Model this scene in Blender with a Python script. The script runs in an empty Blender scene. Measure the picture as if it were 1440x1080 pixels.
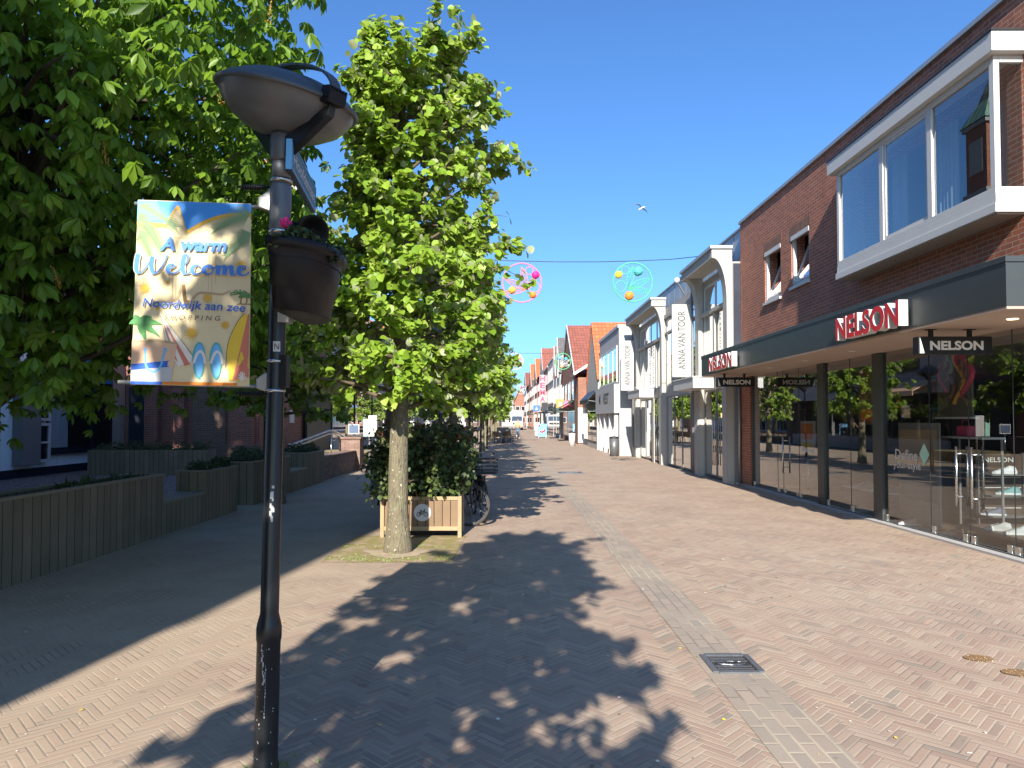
import bpy, bmesh, math, random, ast
import numpy as np
from mathutils import Vector, Matrix
R = math.radians
random.seed(7); rng = np.random.default_rng(11)
EXPO = 1.45
sc = bpy.context.scene
col = sc.collection
UP = Vector((0, 0, 1))
# ------------------------------------------------------------------ helpers
class MB:
    def __init__(s): s.v = []; s.f = []; s.m = []; s.sm = []
    def add(s, vs, fs, m=0, sm=False):
        o = len(s.v); s.v += [tuple(v) for v in vs]
        for f in fs: s.f.append(tuple(i + o for i in f)); s.m.append(m); s.sm.append(sm)
    def box(s, x0, x1, y0, y1, z0, z1, m=0):
        s.add([(x0,y0,z0),(x1,y0,z0),(x1,y1,z0),(x0,y1,z0),(x0,y0,z1),(x1,y0,z1),(x1,y1,z1),(x0,y1,z1)],
              [(0,3,2,1),(4,5,6,7),(0,1,5,4),(1,2,6,5),(2,3,7,6),(3,0,4,7)], m)
        return s
    def obox(s, c, X, Y, Z, hx, hy, hz, m=0):
        c = Vector(c); X = Vector(X)*hx; Y = Vector(Y)*hy; Z = Vector(Z)*hz
        vs = [c+a*X+b*Y+d*Z for d in (-1,1) for a,b in ((-1,-1),(1,-1),(1,1),(-1,1))]
        s.add(vs, [(0,3,2,1),(4,5,6,7),(0,1,5,4),(1,2,6,5),(2,3,7,6),(3,0,4,7)], m); return s
    def bar(s, p, q, w, h=None, m=0):
        p = Vector(p); q = Vector(q); h = h or w
        d = (q-p); L = d.length; d.normalize()
        a = d.cross(UP if abs(d.z) < .9 else Vector((1,0,0))).normalized(); b = a.cross(d)
        return s.obox((p+q)/2, a, d, b, w/2, L/2, h/2, m)
    def quad(s, a, b, c, d, m=0): s.add([a,b,c,d], [(0,1,2,3)], m); return s
    def tube(s, pts, rad, n=8, m=0, caps=True, closed=False):
        pts = [Vector(p) for p in pts]; N = len(pts)
        if not hasattr(rad, '__len__'): rad = [rad]*N
        vs = []; prev = None
        for i, p in enumerate(pts):
            if closed: t = pts[(i+1) % N]-pts[i-1]
            else: t = pts[min(i+1, N-1)]-pts[max(i-1, 0)]
            t.normalize()
            if prev is None: a = t.cross(UP if abs(t.z) < .9 else Vector((1,0,0))).normalized()
            else:
                a = prev-t*prev.dot(t)
                a = a.normalized() if a.length > 1e-6 else t.orthogonal().normalized()
            prev = a; b = t.cross(a)
            for k in range(n):
                an = 2*math.pi*k/n; vs.append(p+rad[i]*(math.cos(an)*a+math.sin(an)*b))
        fs = []
        for i in range(N if closed else N-1):
            j = (i+1) % N
            for k in range(n): fs.append((i*n+k, i*n+(k+1) % n, j*n+(k+1) % n, j*n+k))
        if caps and not closed: fs += [tuple(range(n))[::-1], tuple((N-1)*n+k for k in range(n))]
        s.add(vs, fs, m, True); return s
    def cyl(s, p, q, r, r2=None, n=16, m=0): return s.tube([p, q], [r, r if r2 is None else r2], n, m)
    def lathe(s, prof, c, n=32, m=0, axis=(0,0,1), caps=False):
        c = Vector(c); Z = Vector(axis).normalized(); X = Z.orthogonal().normalized(); Y = Z.cross(X); vs = []
        for r, h in prof:
            for k in range(n):
                an = 2*math.pi*k/n; vs.append(c+Z*h+r*(math.cos(an)*X+math.sin(an)*Y))
        fs = [(i*n+k, i*n+(k+1) % n, (i+1)*n+(k+1) % n, (i+1)*n+k) for i in range(len(prof)-1) for k in range(n)]
        if caps: fs += [tuple(range(n))[::-1], tuple((len(prof)-1)*n+k for k in range(n))]
        s.add(vs, fs, m, True); return s
    def ball(s, c, r, n=12, m=0, sc_=(1,1,1)):
        k = n//2; prof = [(math.sin(math.pi*i/k), -math.cos(math.pi*i/k)) for i in range(k+1)]
        c = Vector(c); vs = []
        for a, h in prof:
            for j in range(n):
                an = 2*math.pi*j/n
                vs.append((c.x+r*sc_[0]*a*math.cos(an), c.y+r*sc_[1]*a*math.sin(an), c.z+r*sc_[2]*h))
        s.add(vs, [(i*n+j, i*n+(j+1) % n, (i+1)*n+(j+1) % n, (i+1)*n+j) for i in range(k) for j in range(n)], m, True); return s
    def prism(s, poly, ext, m=0):   # poly: list of 3D points (planar), ext: vector
        n = len(poly); e = Vector(ext); a = [Vector(p) for p in poly]
        s.add(a+[p+e for p in a], [tuple(range(n))[::-1], tuple(range(n, 2*n))]+[(i, (i+1) % n, n+(i+1) % n, n+i) for i in range(n)], m); return s
    def build(s, name, mats, parent=None, loc=None, bevel=0):
        me = bpy.data.meshes.new(name); me.from_pydata(s.v, [], s.f)
        if not isinstance(mats, (list, tuple)): mats = [mats]
        for m in mats: me.materials.append(m)
        me.polygons.foreach_set('material_index', s.m); me.polygons.foreach_set('use_smooth', s.sm)
        me.update()
        bm = bmesh.new(); bm.from_mesh(me); bmesh.ops.recalc_face_normals(bm, faces=bm.faces[:]); bm.to_mesh(me); bm.free()
        return link(name, me, parent, bevel)
def link(name, me, parent=None, bevel=0):
    o = bpy.data.objects.new(name, me); col.objects.link(o)
    if parent is not None: par(o, parent)
    if bevel:
        b = o.modifiers.new('bevel', 'BEVEL'); b.width = bevel; b.segments = 2; b.limit_method = 'ANGLE'; b.angle_limit = R(40)
    return o
def par(o, p):
    o.parent = p
    o.matrix_parent_inverse = (Matrix.Translation(p.location) if p.type == 'EMPTY' and p.parent is None else Matrix.Identity(4)).inverted()
def tag(o, label=None, cat=None, group=None, kind=None):
    for k, v in (('label', label), ('category', cat), ('group', group), ('kind', kind)):
        if v: o[k] = v
    return o
def thing(name, label, cat, loc=(0,0,0), group=None):
    o = bpy.data.objects.new(name, None); col.objects.link(o); o.location = loc; o.empty_display_size = .2
    return tag(o, label, cat, group)
def kids(o): return [c for c in bpy.data.objects if c.parent == o]
def copy_tree(o, parent=None):
    c = o.copy(); col.objects.link(c)
    if parent is not None: c.parent = parent
    for ch in kids(o): mi = ch.matrix_parent_inverse.copy(); copy_tree(ch, c).matrix_parent_inverse = mi
    return c
def dup(o, loc, rz=0, label=None, scale=None):
    c = copy_tree(o); c.location = loc; c.rotation_euler = (0, 0, rz)
    if scale: c.scale = scale if hasattr(scale, '__len__') else (scale,)*3
    if label: c['label'] = label
    return c
def np_mesh(name, V, F4, mats, parent=None, tone=None, mi=None, F3=None):
    """fast mesh from numpy verts (N,3), quads (M,4) and tris"""
    me = bpy.data.meshes.new(name); V = np.asarray(V, np.float32)
    me.vertices.add(len(V)); me.vertices.foreach_set('co', V.ravel())
    loops = F4.ravel(); n4 = len(F4); tot = [4]*n4
    if F3 is not None and len(F3): loops = np.concatenate([loops, F3.ravel()]); tot += [3]*len(F3)
    me.loops.add(len(loops)); me.loops.foreach_set('vertex_index', loops.astype(np.int32))
    tot = np.array(tot, np.int32); st = np.concatenate([[0], np.cumsum(tot)[:-1]]).astype(np.int32)
    me.polygons.add(len(tot)); me.polygons.foreach_set('loop_start', st); me.polygons.foreach_set('loop_total', tot)
    if mi is not None: me.polygons.foreach_set('material_index', mi)
    for m in (mats if isinstance(mats, (list, tuple)) else [mats]): me.materials.append(m)
    if tone is not None:
        a = me.attributes.new('tone', 'FLOAT', 'POINT'); a.data.foreach_set('value', np.asarray(tone, np.float32))
    me.update(calc_edges=True); me.validate()
    return link(name, me, parent)
# ------------------------------------------------------------------ materials
M = {}
def nodes(name):
    m = bpy.data.materials.new(name); m.use_nodes = True; nt = m.node_tree
    return m, nt, nt.nodes['Principled BSDF']
def N(nt, t, ins=None, **kw):
    n = nt.nodes.new(t)
    for k, v in kw.items(): setattr(n, k, v)
    for k, v in (ins or {}).items():
        s = n.inputs[k]
        if isinstance(v, bpy.types.NodeSocket): nt.links.new(v, s)
        else: s.default_value = v
    return n
OPS = {'floor':'FLOOR','mod':'FLOORED_MODULO','min':'MINIMUM','max':'MAXIMUM','abs':'ABSOLUTE','lt':'LESS_THAN','gt':'GREATER_THAN','frac':'FRACT','sin':'SINE','pow':'POWER','sqrt':'SQRT'}
def EX(nt, _s, **env):
    def ev(n):
        if isinstance(n, ast.Expression): return ev(n.body)
        if isinstance(n, ast.Constant): return float(n.value)
        if isinstance(n, ast.Name): return env[n.id]
        if isinstance(n, ast.UnaryOp): return mk('MULTIPLY', ev(n.operand), -1.0)
        if isinstance(n, ast.BinOp):
            return mk({ast.Add:'ADD',ast.Sub:'SUBTRACT',ast.Mult:'MULTIPLY',ast.Div:'DIVIDE'}[type(n.op)], ev(n.left), ev(n.right))
        if isinstance(n, ast.Call): return mk(OPS[n.func.id], *[ev(a) for a in n.args])
    def mk(op, *a):
        q = nt.nodes.new('ShaderNodeMath'); q.operation = op
        for i, v in enumerate(a):
            if isinstance(v, (int, float)): q.inputs[i].default_value = v
            else: nt.links.new(v, q.inputs[i])
        return q.outputs[0]
    return ev(ast.parse(_s, mode='eval'))
def c4(c): return tuple(c)+(1,) if len(c) == 3 else tuple(c)
def ramp(nt, fac, stops, interp='LINEAR'):
    r = nt.nodes.new('ShaderNodeValToRGB'); r.color_ramp.interpolation = interp; e = r.color_ramp.elements
    while len(e) < len(stops): e.new(.5)
    for i, (p, c) in enumerate(stops): e[i].position = p; e[i].color = c4(c)
    nt.links.new(fac, r.inputs[0]); return r.outputs[0]
def mixc(nt, f, a, b, mode='MIX'):
    n = nt.nodes.new('ShaderNodeMix'); n.data_type = 'RGBA'; n.blend_type = mode
    for k, v in ((0, f), (6, a), (7, b)):
        if isinstance(v, bpy.types.NodeSocket): nt.links.new(v, n.inputs[k])
        else: n.inputs[k].default_value = v if k == 0 else c4(v)
    return n.outputs[2]
def noise(nt, vec, scale, detail=4, rough=.55):
    return N(nt, 'ShaderNodeTexNoise', {'Vector': vec, 'Scale': scale, 'Detail': detail, 'Roughness': rough}).outputs[0]
def bump(nt, b, h, strength=.3, dist=.01):
    n = N(nt, 'ShaderNodeBump', {'Height': h, 'Strength': strength, 'Distance': dist}); nt.links.new(n.outputs[0], b.inputs['Normal'])
def pos(nt): return N(nt, 'ShaderNodeNewGeometry').outputs['Position']
def objc(nt): return N(nt, 'ShaderNodeTexCoord').outputs['Object']
def wall_uv(nt):
    g = N(nt, 'ShaderNodeNewGeometry'); p = N(nt, 'ShaderNodeSeparateXYZ', {0: g.outputs['Position']}); n = N(nt, 'ShaderNodeSeparateXYZ', {0: g.outputs['True Normal']})
    u = EX(nt, 'x+(y-x)*gt(abs(nx),0.7)', x=p.outputs[0], y=p.outputs[1], nx=n.outputs[0])
    v = EX(nt, 'z+(y-z)*gt(abs(nz),0.9)', z=p.outputs[2], y=p.outputs[1], nz=n.outputs[2])
    return N(nt, 'ShaderNodeCombineXYZ', {0: u, 1: v}).outputs[0], u, v
def plain(name, c, rough=.6, metal=0, var=.12, scale=6, bmp=0, spec=.5):
    m, nt, b = nodes(name); p = objc(nt)
    n = noise(nt, p, scale, 5)
    nt.links.new(mixc(nt, n, [k*(1-var) for k in c], [min(1, k*(1+var)) for k in c]), b.inputs['Base Color'])
    r2 = noise(nt, p, scale*3.1, 3)
    nt.links.new(EX(nt, 'r+(n-0.5)*0.2', n=r2, r=N_val(nt, rough)), b.inputs['Roughness'])
    b.inputs['Metallic'].default_value = metal; b.inputs['Specular IOR Level'].default_value = spec
    if bmp: bump(nt, b, noise(nt, p, 60, 3), bmp, .004)
    M[name] = m; return m
def N_val(nt, v):
    n = nt.nodes.new('ShaderNodeValue'); n.outputs[0].default_value = v; return n.outputs[0]
def brick(name, c1, c2, mortar, bw=.22, rh=.066, ms=.010, rough=.85, dirt=.25, bmp=.5):
    m, nt, b = nodes(name); uv, u, v = wall_uv(nt)
    t = N(nt, 'ShaderNodeTexBrick', {'Vector': uv, 'Color1': c4(c1), 'Color2': c4(c2), 'Mortar': c4(mortar), 'Scale': 1.0, 'Mortar Size': ms/2, 'Mortar Smooth': .2, 'Bias': -.1, 'Brick Width': bw, 'Row Height': rh})
    t.offset = .5
    idv = N(nt, 'ShaderNodeCombineXYZ', {0: EX(nt, 'floor(u/%f+0.5*mod(floor(v/%f),2))' % (bw, rh), u=u, v=v), 1: EX(nt, 'floor(v/%f)' % rh, v=v)}).outputs[0]
    w = N(nt, 'ShaderNodeTexWhiteNoise', {'Vector': idv}, noise_dimensions='2D').outputs[0]
    cc = mixc(nt, EX(nt, 'w*0.55', w=w), t.outputs[0], [k*.45 for k in c1], 'MIX')
    cc = mixc(nt, t.outputs['Fac'], cc, mortar)
    n = noise(nt, uv, .9, 5, .65)
    cc = mixc(nt, EX(nt, 'n*%f' % dirt, n=n), cc, (.12,.10,.09))
    sk = noise(nt, N(nt, 'ShaderNodeCombineXYZ', {0: EX(nt, 'u*4', u=u), 1: EX(nt, 'v*0.5', v=v)}).outputs[0], 1, 5, .6)
    cc = mixc(nt, EX(nt, 'min(1,max(0,(n-0.5)*3))*0.35', n=sk), cc, [k*.4 for k in c2])
    cc = mixc(nt, EX(nt, 'min(1,max(0,(n-0.58)*5))*0.22', n=noise(nt, uv, 2.2, 4)), cc, mortar)
    nt.links.new(cc, b.inputs['Base Color']); b.inputs['Roughness'].default_value = rough
    f = noise(nt, uv, 45, 3)
    bump(nt, b, EX(nt, '(1-f)+0.25*n', f=t.outputs['Fac'], n=f), bmp, .008)
    M[name] = m; return m
def planks(name, c1, c2, w=.13, vertical=True, rough=.8, gap=.05):
    m, nt, b = nodes(name); uv, u, v = wall_uv(nt); a, l = (u, v) if vertical else (v, u)
    a = EX(nt, 'a+(n-0.5)*0.02', a=a, n=noise(nt, uv, 1.3, 2)); k = EX(nt, 'floor(a/%f)' % w, a=a); fr = EX(nt, 'frac(a/%f)' % w, a=a)
    edge = EX(nt, 'lt(min(f,1-f),%f)' % gap, f=fr)
    wn = N(nt, 'ShaderNodeTexWhiteNoise', {'W': k}, noise_dimensions='1D').outputs[0]
    g = noise(nt, N(nt, 'ShaderNodeCombineXYZ', {0: EX(nt, 'a*28', a=a), 1: EX(nt, 'l*1.6+k*7', l=l, k=wn)}).outputs[0], 1, 6, .65)
    cc = mixc(nt, EX(nt, '0.55*g+0.45*w-0.02', g=g, w=wn), c1, c2)
    big = noise(nt, uv, 1.7, 4)
    cc = mixc(nt, EX(nt, 'max(0,b-0.45)*1.3', b=big), cc, (.05,.06,.03))
    cc = mixc(nt, edge, cc, [q*.15 for q in c1])
    nt.links.new(cc, b.inputs['Base Color']); b.inputs['Roughness'].default_value = rough
    bump(nt, b, EX(nt, '(1-e)+0.2*g', e=edge, g=g), .6, .008); M[name] = m; return m
def tiles(name, c1, c2, tw=.24, th=.32):
    m, nt, b = nodes(name); g = N(nt, 'ShaderNodeNewGeometry'); p = N(nt, 'ShaderNodeSeparateXYZ', {0: g.outputs['Position']}); n = N(nt, 'ShaderNodeSeparateXYZ', {0: g.outputs['True Normal']})
    u = EX(nt, 'x+(y-x)*gt(abs(nx),0.3)', x=p.outputs[0], y=p.outputs[1], nx=n.outputs[0]); v = EX(nt, 'z*1.3', z=p.outputs[2])
    fu = EX(nt, 'frac(u/%f)' % tw, u=u); fv = EX(nt, 'frac(v/%f)' % th, v=v)
    idv = N(nt, 'ShaderNodeCombineXYZ', {0: EX(nt, 'floor(u/%f)' % tw, u=u), 1: EX(nt, 'floor(v/%f)' % th, v=v)}).outputs[0]
    w = N(nt, 'ShaderNodeTexWhiteNoise', {'Vector': idv}, noise_dimensions='2D').outputs[0]
    edge = EX(nt, 'max(lt(fv,0.14),lt(fu,0.12))', fv=fv, fu=fu)
    cc = mixc(nt, w, c1, c2); cc = mixc(nt, EX(nt, 'e*0.7', e=edge), cc, [k*.25 for k in c1])
    cc = mixc(nt, EX(nt, 'n*0.35', n=noise(nt, pos(nt), .8, 4)), cc, (.10,.07,.05))
    nt.links.new(cc, b.inputs['Base Color']); b.inputs['Roughness'].default_value = .75
    bump(nt, b, EX(nt, 'sin(fu*3.14)*0.6+(1-fv)*0.5', fu=fu, fv=fv), .8, .03); M[name] = m; return m
def schlick(nt):
    g = N(nt, 'ShaderNodeNewGeometry'); d = N(nt, 'ShaderNodeVectorMath', {0: g.outputs['Normal'], 1: g.outputs['Incoming']}, operation='DOT_PRODUCT').outputs['Value']
    return EX(nt, '0.04+0.96*pow(1-min(1,abs(d)),5)', d=d)
def glass(name, tint=(.75,.8,.8), boost=2.0, rough=0.0):
    m, nt, b = nodes(name); out = nt.nodes['Material Output']; nt.nodes.remove(b)
    t = N(nt, 'ShaderNodeBsdfTransparent', {'Color': c4(tint)}); g = N(nt, 'ShaderNodeBsdfGlossy', {'Color': (1,1,1,1), 'Roughness': rough})
    f = schlick(nt)
    mx = N(nt, 'ShaderNodeMixShader', {0: EX(nt, 'min(0.95,f*%f)' % boost, f=f), 1: t.outputs[0], 2: g.outputs[0]})
    nt.links.new(mx.outputs[0], out.inputs[0]); M[name] = m; return m
def darkpane(name, c=(.012,.015,.02), boost=2.0, rough=.02):
    m, nt, b = nodes(name); out = nt.nodes['Material Output']; nt.nodes.remove(b)
    n = noise(nt, objc(nt), 1.3, 2)
    d = N(nt, 'ShaderNodeBsdfDiffuse', {'Color': mixc(nt, n, [k*.5 for k in c], [k*1.6 for k in c])}); g = N(nt, 'ShaderNodeBsdfGlossy', {'Color': (1,1,1,1), 'Roughness': rough})
    f = schlick(nt)
    mx = N(nt, 'ShaderNodeMixShader', {0: EX(nt, 'min(0.95,f*%f)' % boost, f=f), 1: d.outputs[0], 2: g.outputs[0]})
    nt.links.new(mx.outputs[0], out.inputs[0]); M[name] = m; return m
def leafmat(name, stops, back, trans, tmix=.35, rough=.42):
    m, nt, b = nodes(name); out = nt.nodes['Material Output']
    a = N(nt, 'ShaderNodeAttribute', attribute_name='tone').outputs['Fac']
    c = ramp(nt, a, stops)
    g = N(nt, 'ShaderNodeNewGeometry').outputs['Backfacing']
    c2 = mixc(nt, g, c, back) if back else c
    nt.links.new(c2, b.inputs['Base Color']); b.inputs['Roughness'].default_value = rough; b.inputs['Specular IOR Level'].default_value = .35
    t = N(nt, 'ShaderNodeBsdfTranslucent', {'Color': mixc(nt, .5, c, trans)})
    mx = N(nt, 'ShaderNodeMixShader', {0: tmix, 1: b.outputs[0], 2: t.outputs[0]}); nt.links.new(mx.outputs[0], out.inputs[0])
    M[name] = m; return m
def objcol(name, rough=.5):
    m, nt, b = nodes(name); oi = N(nt, 'ShaderNodeObjectInfo').outputs['Color']
    nt.links.new(mixc(nt, EX(nt, 'n*0.35', n=noise(nt, objc(nt), 14, 4)), oi, (.05,.05,.05)), b.inputs['Base Color']); b.inputs['Roughness'].default_value = rough; M[name] = m; return m
# ---- ground materials
def paving(name, tint=(1,1,1), moss=0.0, w=.0515, running=False, extra=None):
    m, nt, b = nodes(name); P = pos(nt); s = N(nt, 'ShaderNodeSeparateXYZ', {0: P}); x, y = s.outputs[0], s.outputs[1]
    if not running:
        wob = EX(nt, '(n-0.5)*0.012', n=noise(nt, P, 3.0, 2))
        u = EX(nt, '((x+y)*0.70711+k)/%f' % w, x=x, y=y, k=wob); v = EX(nt, '((y-x)*0.70711+k)/%f' % w, x=x, y=y, k=wob)
        iu = EX(nt, 'floor(u)', u=u); iv = EX(nt, 'floor(v)', v=v); mm = EX(nt, 'mod(a-b,8)', a=iu, b=iv)
        hz = EX(nt, 'lt(m,3.5)', m=mm)
        al = EX(nt, '(frac(u)+m)*h+(frac(v)+7-m)*(1-h)', u=u, v=v, m=mm, h=hz); ac = EX(nt, 'frac(v)*h+frac(u)*(1-h)', u=u, v=v, h=hz)
        ida = EX(nt, '(a-m)*h+a*(1-h)', a=iu, m=mm, h=hz); idb = EX(nt, 'b*h+(b-7+m)*(1-h)+h*0.37', b=iv, m=mm, h=hz); L = 4.0
    else:
        v = EX(nt, 'x/0.095', x=x); iv = EX(nt, 'floor(v)', v=v); u = EX(nt, 'y/0.21+0.5*mod(i,2)', y=y, i=iv); iu = EX(nt, 'floor(u)', u=u)
        al = EX(nt, 'frac(u)*2.2', u=u); ac = EX(nt, 'frac(v)', v=v); ida, idb, L = iu, iv, 2.2
    d = EX(nt, 'min(min(a,%f-a),min(c,1-c))' % L, a=al, c=ac)
    jn = EX(nt, '0.055+0.05*n', n=noise(nt, P, 25, 2))
    joint = EX(nt, 'lt(d,j)', d=d, j=jn)
    wn = N(nt, 'ShaderNodeTexWhiteNoise', {'Vector': N(nt, 'ShaderNodeCombineXYZ', {0: ida, 1: idb}).outputs[0]}, noise_dimensions='2D').outputs[0]
    if running: st = [(0,(.265,.23,.195)),(.35,(.235,.205,.175)),(.6,(.29,.24,.20)),(.85,(.205,.19,.17)),(1,(.29,.23,.19))]
    else: st = [(0,(.315,.235,.185)),(.3,(.275,.195,.155)),(.55,(.335,.265,.21)),(.8,(.26,.18,.145)),(.92,(.215,.185,.155)),(1,(.345,.245,.185))]
    st = [(p, [a*t*1.19 for a, t in zip(c, (1.0,.965,.90))]) for p, c in st]
    c = ramp(nt, wn, st)
    big = noise(nt, P, .35, 5, .6); mid = noise(nt, P, 2.3, 5, .6); fine = noise(nt, P, 70, 4, .7)
    side = EX(nt, 'min(1,max(0,(-0.9-x)*0.6))', x=x)
    c = mixc(nt, EX(nt, 's*0.62', s=side), c, (.42,.33,.23))
    c = mixc(nt, EX(nt, 'max(0,b-0.42)*1.0', b=big), c, (.42,.35,.27))
    c = mixc(nt, EX(nt, 'max(0,b-0.5)*0.9', b=mid), c, (.24,.18,.14))
    c = mixc(nt, EX(nt, '(f-0.35)*0.5', f=fine), c, (.20,.155,.12))
    jc = mixc(nt, EX(nt, 'min(1,max(0,(b-0.38)*5))', b=noise(nt, P, 1.1, 4)), (.22,.175,.14), (.42,.35,.255))
    c = mixc(nt, joint, c, jc)
    if moss:
        mo = EX(nt, 'min(1,max(0,(n+0.35*j-%f)*6))' % (1-moss), n=noise(nt, P, 5.5, 5, .65), j=joint)
        c = mixc(nt, mo, c, mixc(nt, noise(nt, P, 30, 3), (.16,.15,.04), (.30,.25,.10)))
    else:
        gum = EX(nt, 'gt(n,0.73)', n=noise(nt, P, 9, 1, .4)); c = mixc(nt, EX(nt, 'g*0.30', g=gum), c, (.13,.11,.095))
        st_ = EX(nt, 'min(1,max(0,(n-0.60)*5))', n=noise(nt, P, .8, 3, .5)); c = mixc(nt, EX(nt, 's*0.30', s=st_), c, (.21,.165,.135))
        sp = EX(nt, 'gt(n,0.76)', n=noise(nt, P, 19, 2, .5)); c = mixc(nt, EX(nt, 's*0.5', s=sp), c, (.48,.42,.32))
    nt.links.new(c, b.inputs['Base Color']); b.inputs['Roughness'].default_value = .82; b.inputs['Specular IOR Level'].default_value = .3
    bump(nt, b, EX(nt, 'min(d,0.16)*5+0.25*f+0.5*w', d=d, f=fine, w=wn), .38, .006); M[name] = m; return m
paving('street_brick'); paving('moss_brick', moss=.60); paving('gutter_brick', running=True)
def pebbles(name):
    m, nt, b = nodes(name); P = pos(nt)
    v = N(nt, 'ShaderNodeTexVoronoi', {'Vector': P, 'Scale': 22.0}); w = ramp(nt, N(nt, 'ShaderNodeSeparateColor', {0: v.outputs['Color']}).outputs[0], [(0,(.30,.29,.28)),(.4,(.60,.58,.55)),(1,(.80,.78,.74))])
    nt.links.new(mixc(nt, EX(nt, 'min(1,d*2.2)', d=v.outputs['Distance']), w, (.09,.085,.08)), b.inputs['Base Color']); b.inputs['Roughness'].default_value = .8
    bump(nt, b, EX(nt, '1-d', d=v.outputs['Distance']), 1.0, .04); M[name] = m
pebbles('pebble')
plain('soil', (.07,.05,.035), .95, var=.4, scale=12, bmp=.8)
plain('earth', (.16,.14,.11), .95, var=.3, scale=.5)
# ---- common
brick('red_brick', (.46,.145,.075), (.31,.10,.06), (.42,.35,.28), dirt=.16)
brick('soldier_brick', (.24,.10,.06), (.18,.075,.05), (.30,.25,.21), bw=.066, rh=.22)
brick('church_brick', (.27,.085,.058), (.19,.065,.05), (.30,.24,.20), rh=.062)
brick('orange_brick', (.34,.125,.07), (.27,.10,.06), (.32,.24,.18))
brick('brown_brick', (.16,.09,.065), (.11,.065,.05), (.2,.17,.14))
brick('wall_brick', (.22,.11,.08), (.30,.20,.15), (.30,.26,.22))
planks('planter_wood', (.15,.115,.07), (.27,.215,.14), .15, gap=.035)
planks('box_wood', (.17,.105,.06), (.26,.165,.095), .12)
plain('pale_timber', (.34,.24,.13), .7, var=.25, scale=9)
plain('board_top', (.24,.20,.14), .85, var=.3, scale=10, bmp=.3)
plain('slate_metal', (.048,.055,.055), .42, .3, .1, 3)
plain('black_paint', (.012,.013,.015), .32, .0, .3, 5, bmp=.12)
plain('worn_grey', (.14,.145,.15), .45, .4, .3, 9, bmp=.2)
plain('lamp_grey', (.09,.10,.11), .45, .3, .15, 4)
plain('diffuser', (.115,.12,.125), .38, .0, .35, 7)
plain('black_plastic', (.008,.0083,.0088), .5, var=.25, scale=7, spec=.3)
plain('steel', (.55,.55,.53), .28, 1.0, .1, 10)
plain('galvanized', (.42,.42,.40), .45, .7, .2, 8)
plain('white_paint', (.52,.515,.50), .5, var=.05, scale=3)
def rendered(name, c, rough=.85):
    m, nt, b = nodes(name); uv, u, v = wall_uv(nt)
    n1 = noise(nt, N(nt, 'ShaderNodeCombineXYZ', {0: EX(nt, 'u*5', u=u), 1: EX(nt, 'v*0.45', v=v)}).outputs[0], 1, 6, .65); n2 = noise(nt, uv, 1.6, 5, .6); n3 = noise(nt, uv, 30, 3)
    k = mixc(nt, EX(nt, 'min(1,max(0,(n-0.48)*3.5))*0.45', n=n1), c, [q*.55 for q in c]); k = mixc(nt, EX(nt, '(n-0.3)*0.35', n=n2), k, [c[0]*.75,c[1]*.72,c[2]*.65])
    nt.links.new(k, b.inputs['Base Color']); b.inputs['Roughness'].default_value = rough; bump(nt, b, EX(nt, 'a+b', a=n3, b=n2), .3, .006); M[name] = m
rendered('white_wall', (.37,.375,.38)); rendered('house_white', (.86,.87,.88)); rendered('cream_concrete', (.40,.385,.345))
plain('flag_white', (.38,.38,.37), .7, var=.04)
plain('sign_ink', (.055,.055,.055), .6)
plain('grey_concrete', (.36,.35,.34), .85, var=.12, scale=3, bmp=.25)
plain('zinc', (.36,.39,.42), .5, .5, .1, 2)
plain('navy', (.012,.016,.028), .45, var=.2, scale=4)
plain('anthracite', (.02,.022,.024), .4, var=.15, scale=4)
plain('soffit', (.38,.29,.23), .6, var=.1, scale=3)
plain('dark_green', (.02,.10,.075), .7, var=.2, scale=5)
plain('charcoal_cloth', (.03,.03,.032), .85, var=.2, scale=8)
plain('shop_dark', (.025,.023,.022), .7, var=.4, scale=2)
plain('brown_board', (.085,.055,.038), .6, var=.3, scale=6)
plain('floor_wood', (.16,.12,.085), .55, var=.25, scale=4)
plain('sand_cloth', (.76,.63,.37), .75, var=.10, scale=9)
plain('curtain', (.45,.47,.50), .9, var=.12, scale=10)
plain('skin', (.50,.30,.21), .55, var=.06)
plain('tyre', (.06,.05,.045), .85, var=.3, scale=20)
plain('rubber', (.02,.02,.02), .8, var=.2, scale=20)
plain('chain_metal', (.25,.25,.25), .35, .9, .2, 20)
def bark(name):
    m, nt, b = nodes(name); P = objc(nt); mp = N(nt, 'ShaderNodeMapping', {'Vector': P, 'Scale': (22,22,5)}).outputs[0]
    n1 = noise(nt, mp, 1, 6, .65); n2 = noise(nt, P, 9, 5, .6); n3 = noise(nt, P, 26, 3, .5)
    c = mixc(nt, n1, (.09,.075,.05), (.27,.23,.15)); c = mixc(nt, EX(nt, 'min(1,max(0,(n-0.5)*5))*0.6', n=n2), c, (.20,.21,.10))
    c = mixc(nt, EX(nt, 'min(1,max(0,(n-0.63)*14))', n=n3), c, (.52,.48,.36))
    n4 = noise(nt, N(nt, 'ShaderNodeMapping', {'Vector': P, 'Scale': (60,60,7)}).outputs[0], 1, 4, .6); c = mixc(nt, EX(nt, 'min(1,max(0,(n-0.56)*9))*0.75', n=n4), c, (.05,.04,.03))
    nt.links.new(c, b.inputs['Base Color']); b.inputs['Roughness'].default_value = .92; bump(nt, b, EX(nt, 'a+0.5*c-d', a=n1, c=n3, d=n4), 1.0, .03); M[name] = m
bark('bark')
plain('dark_bark', (.07,.055,.04), .9, var=.4, scale=10, bmp=.9)
plain('limb_bark', (.11,.085,.055), .9, var=.4, scale=12, bmp=.6)
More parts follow.
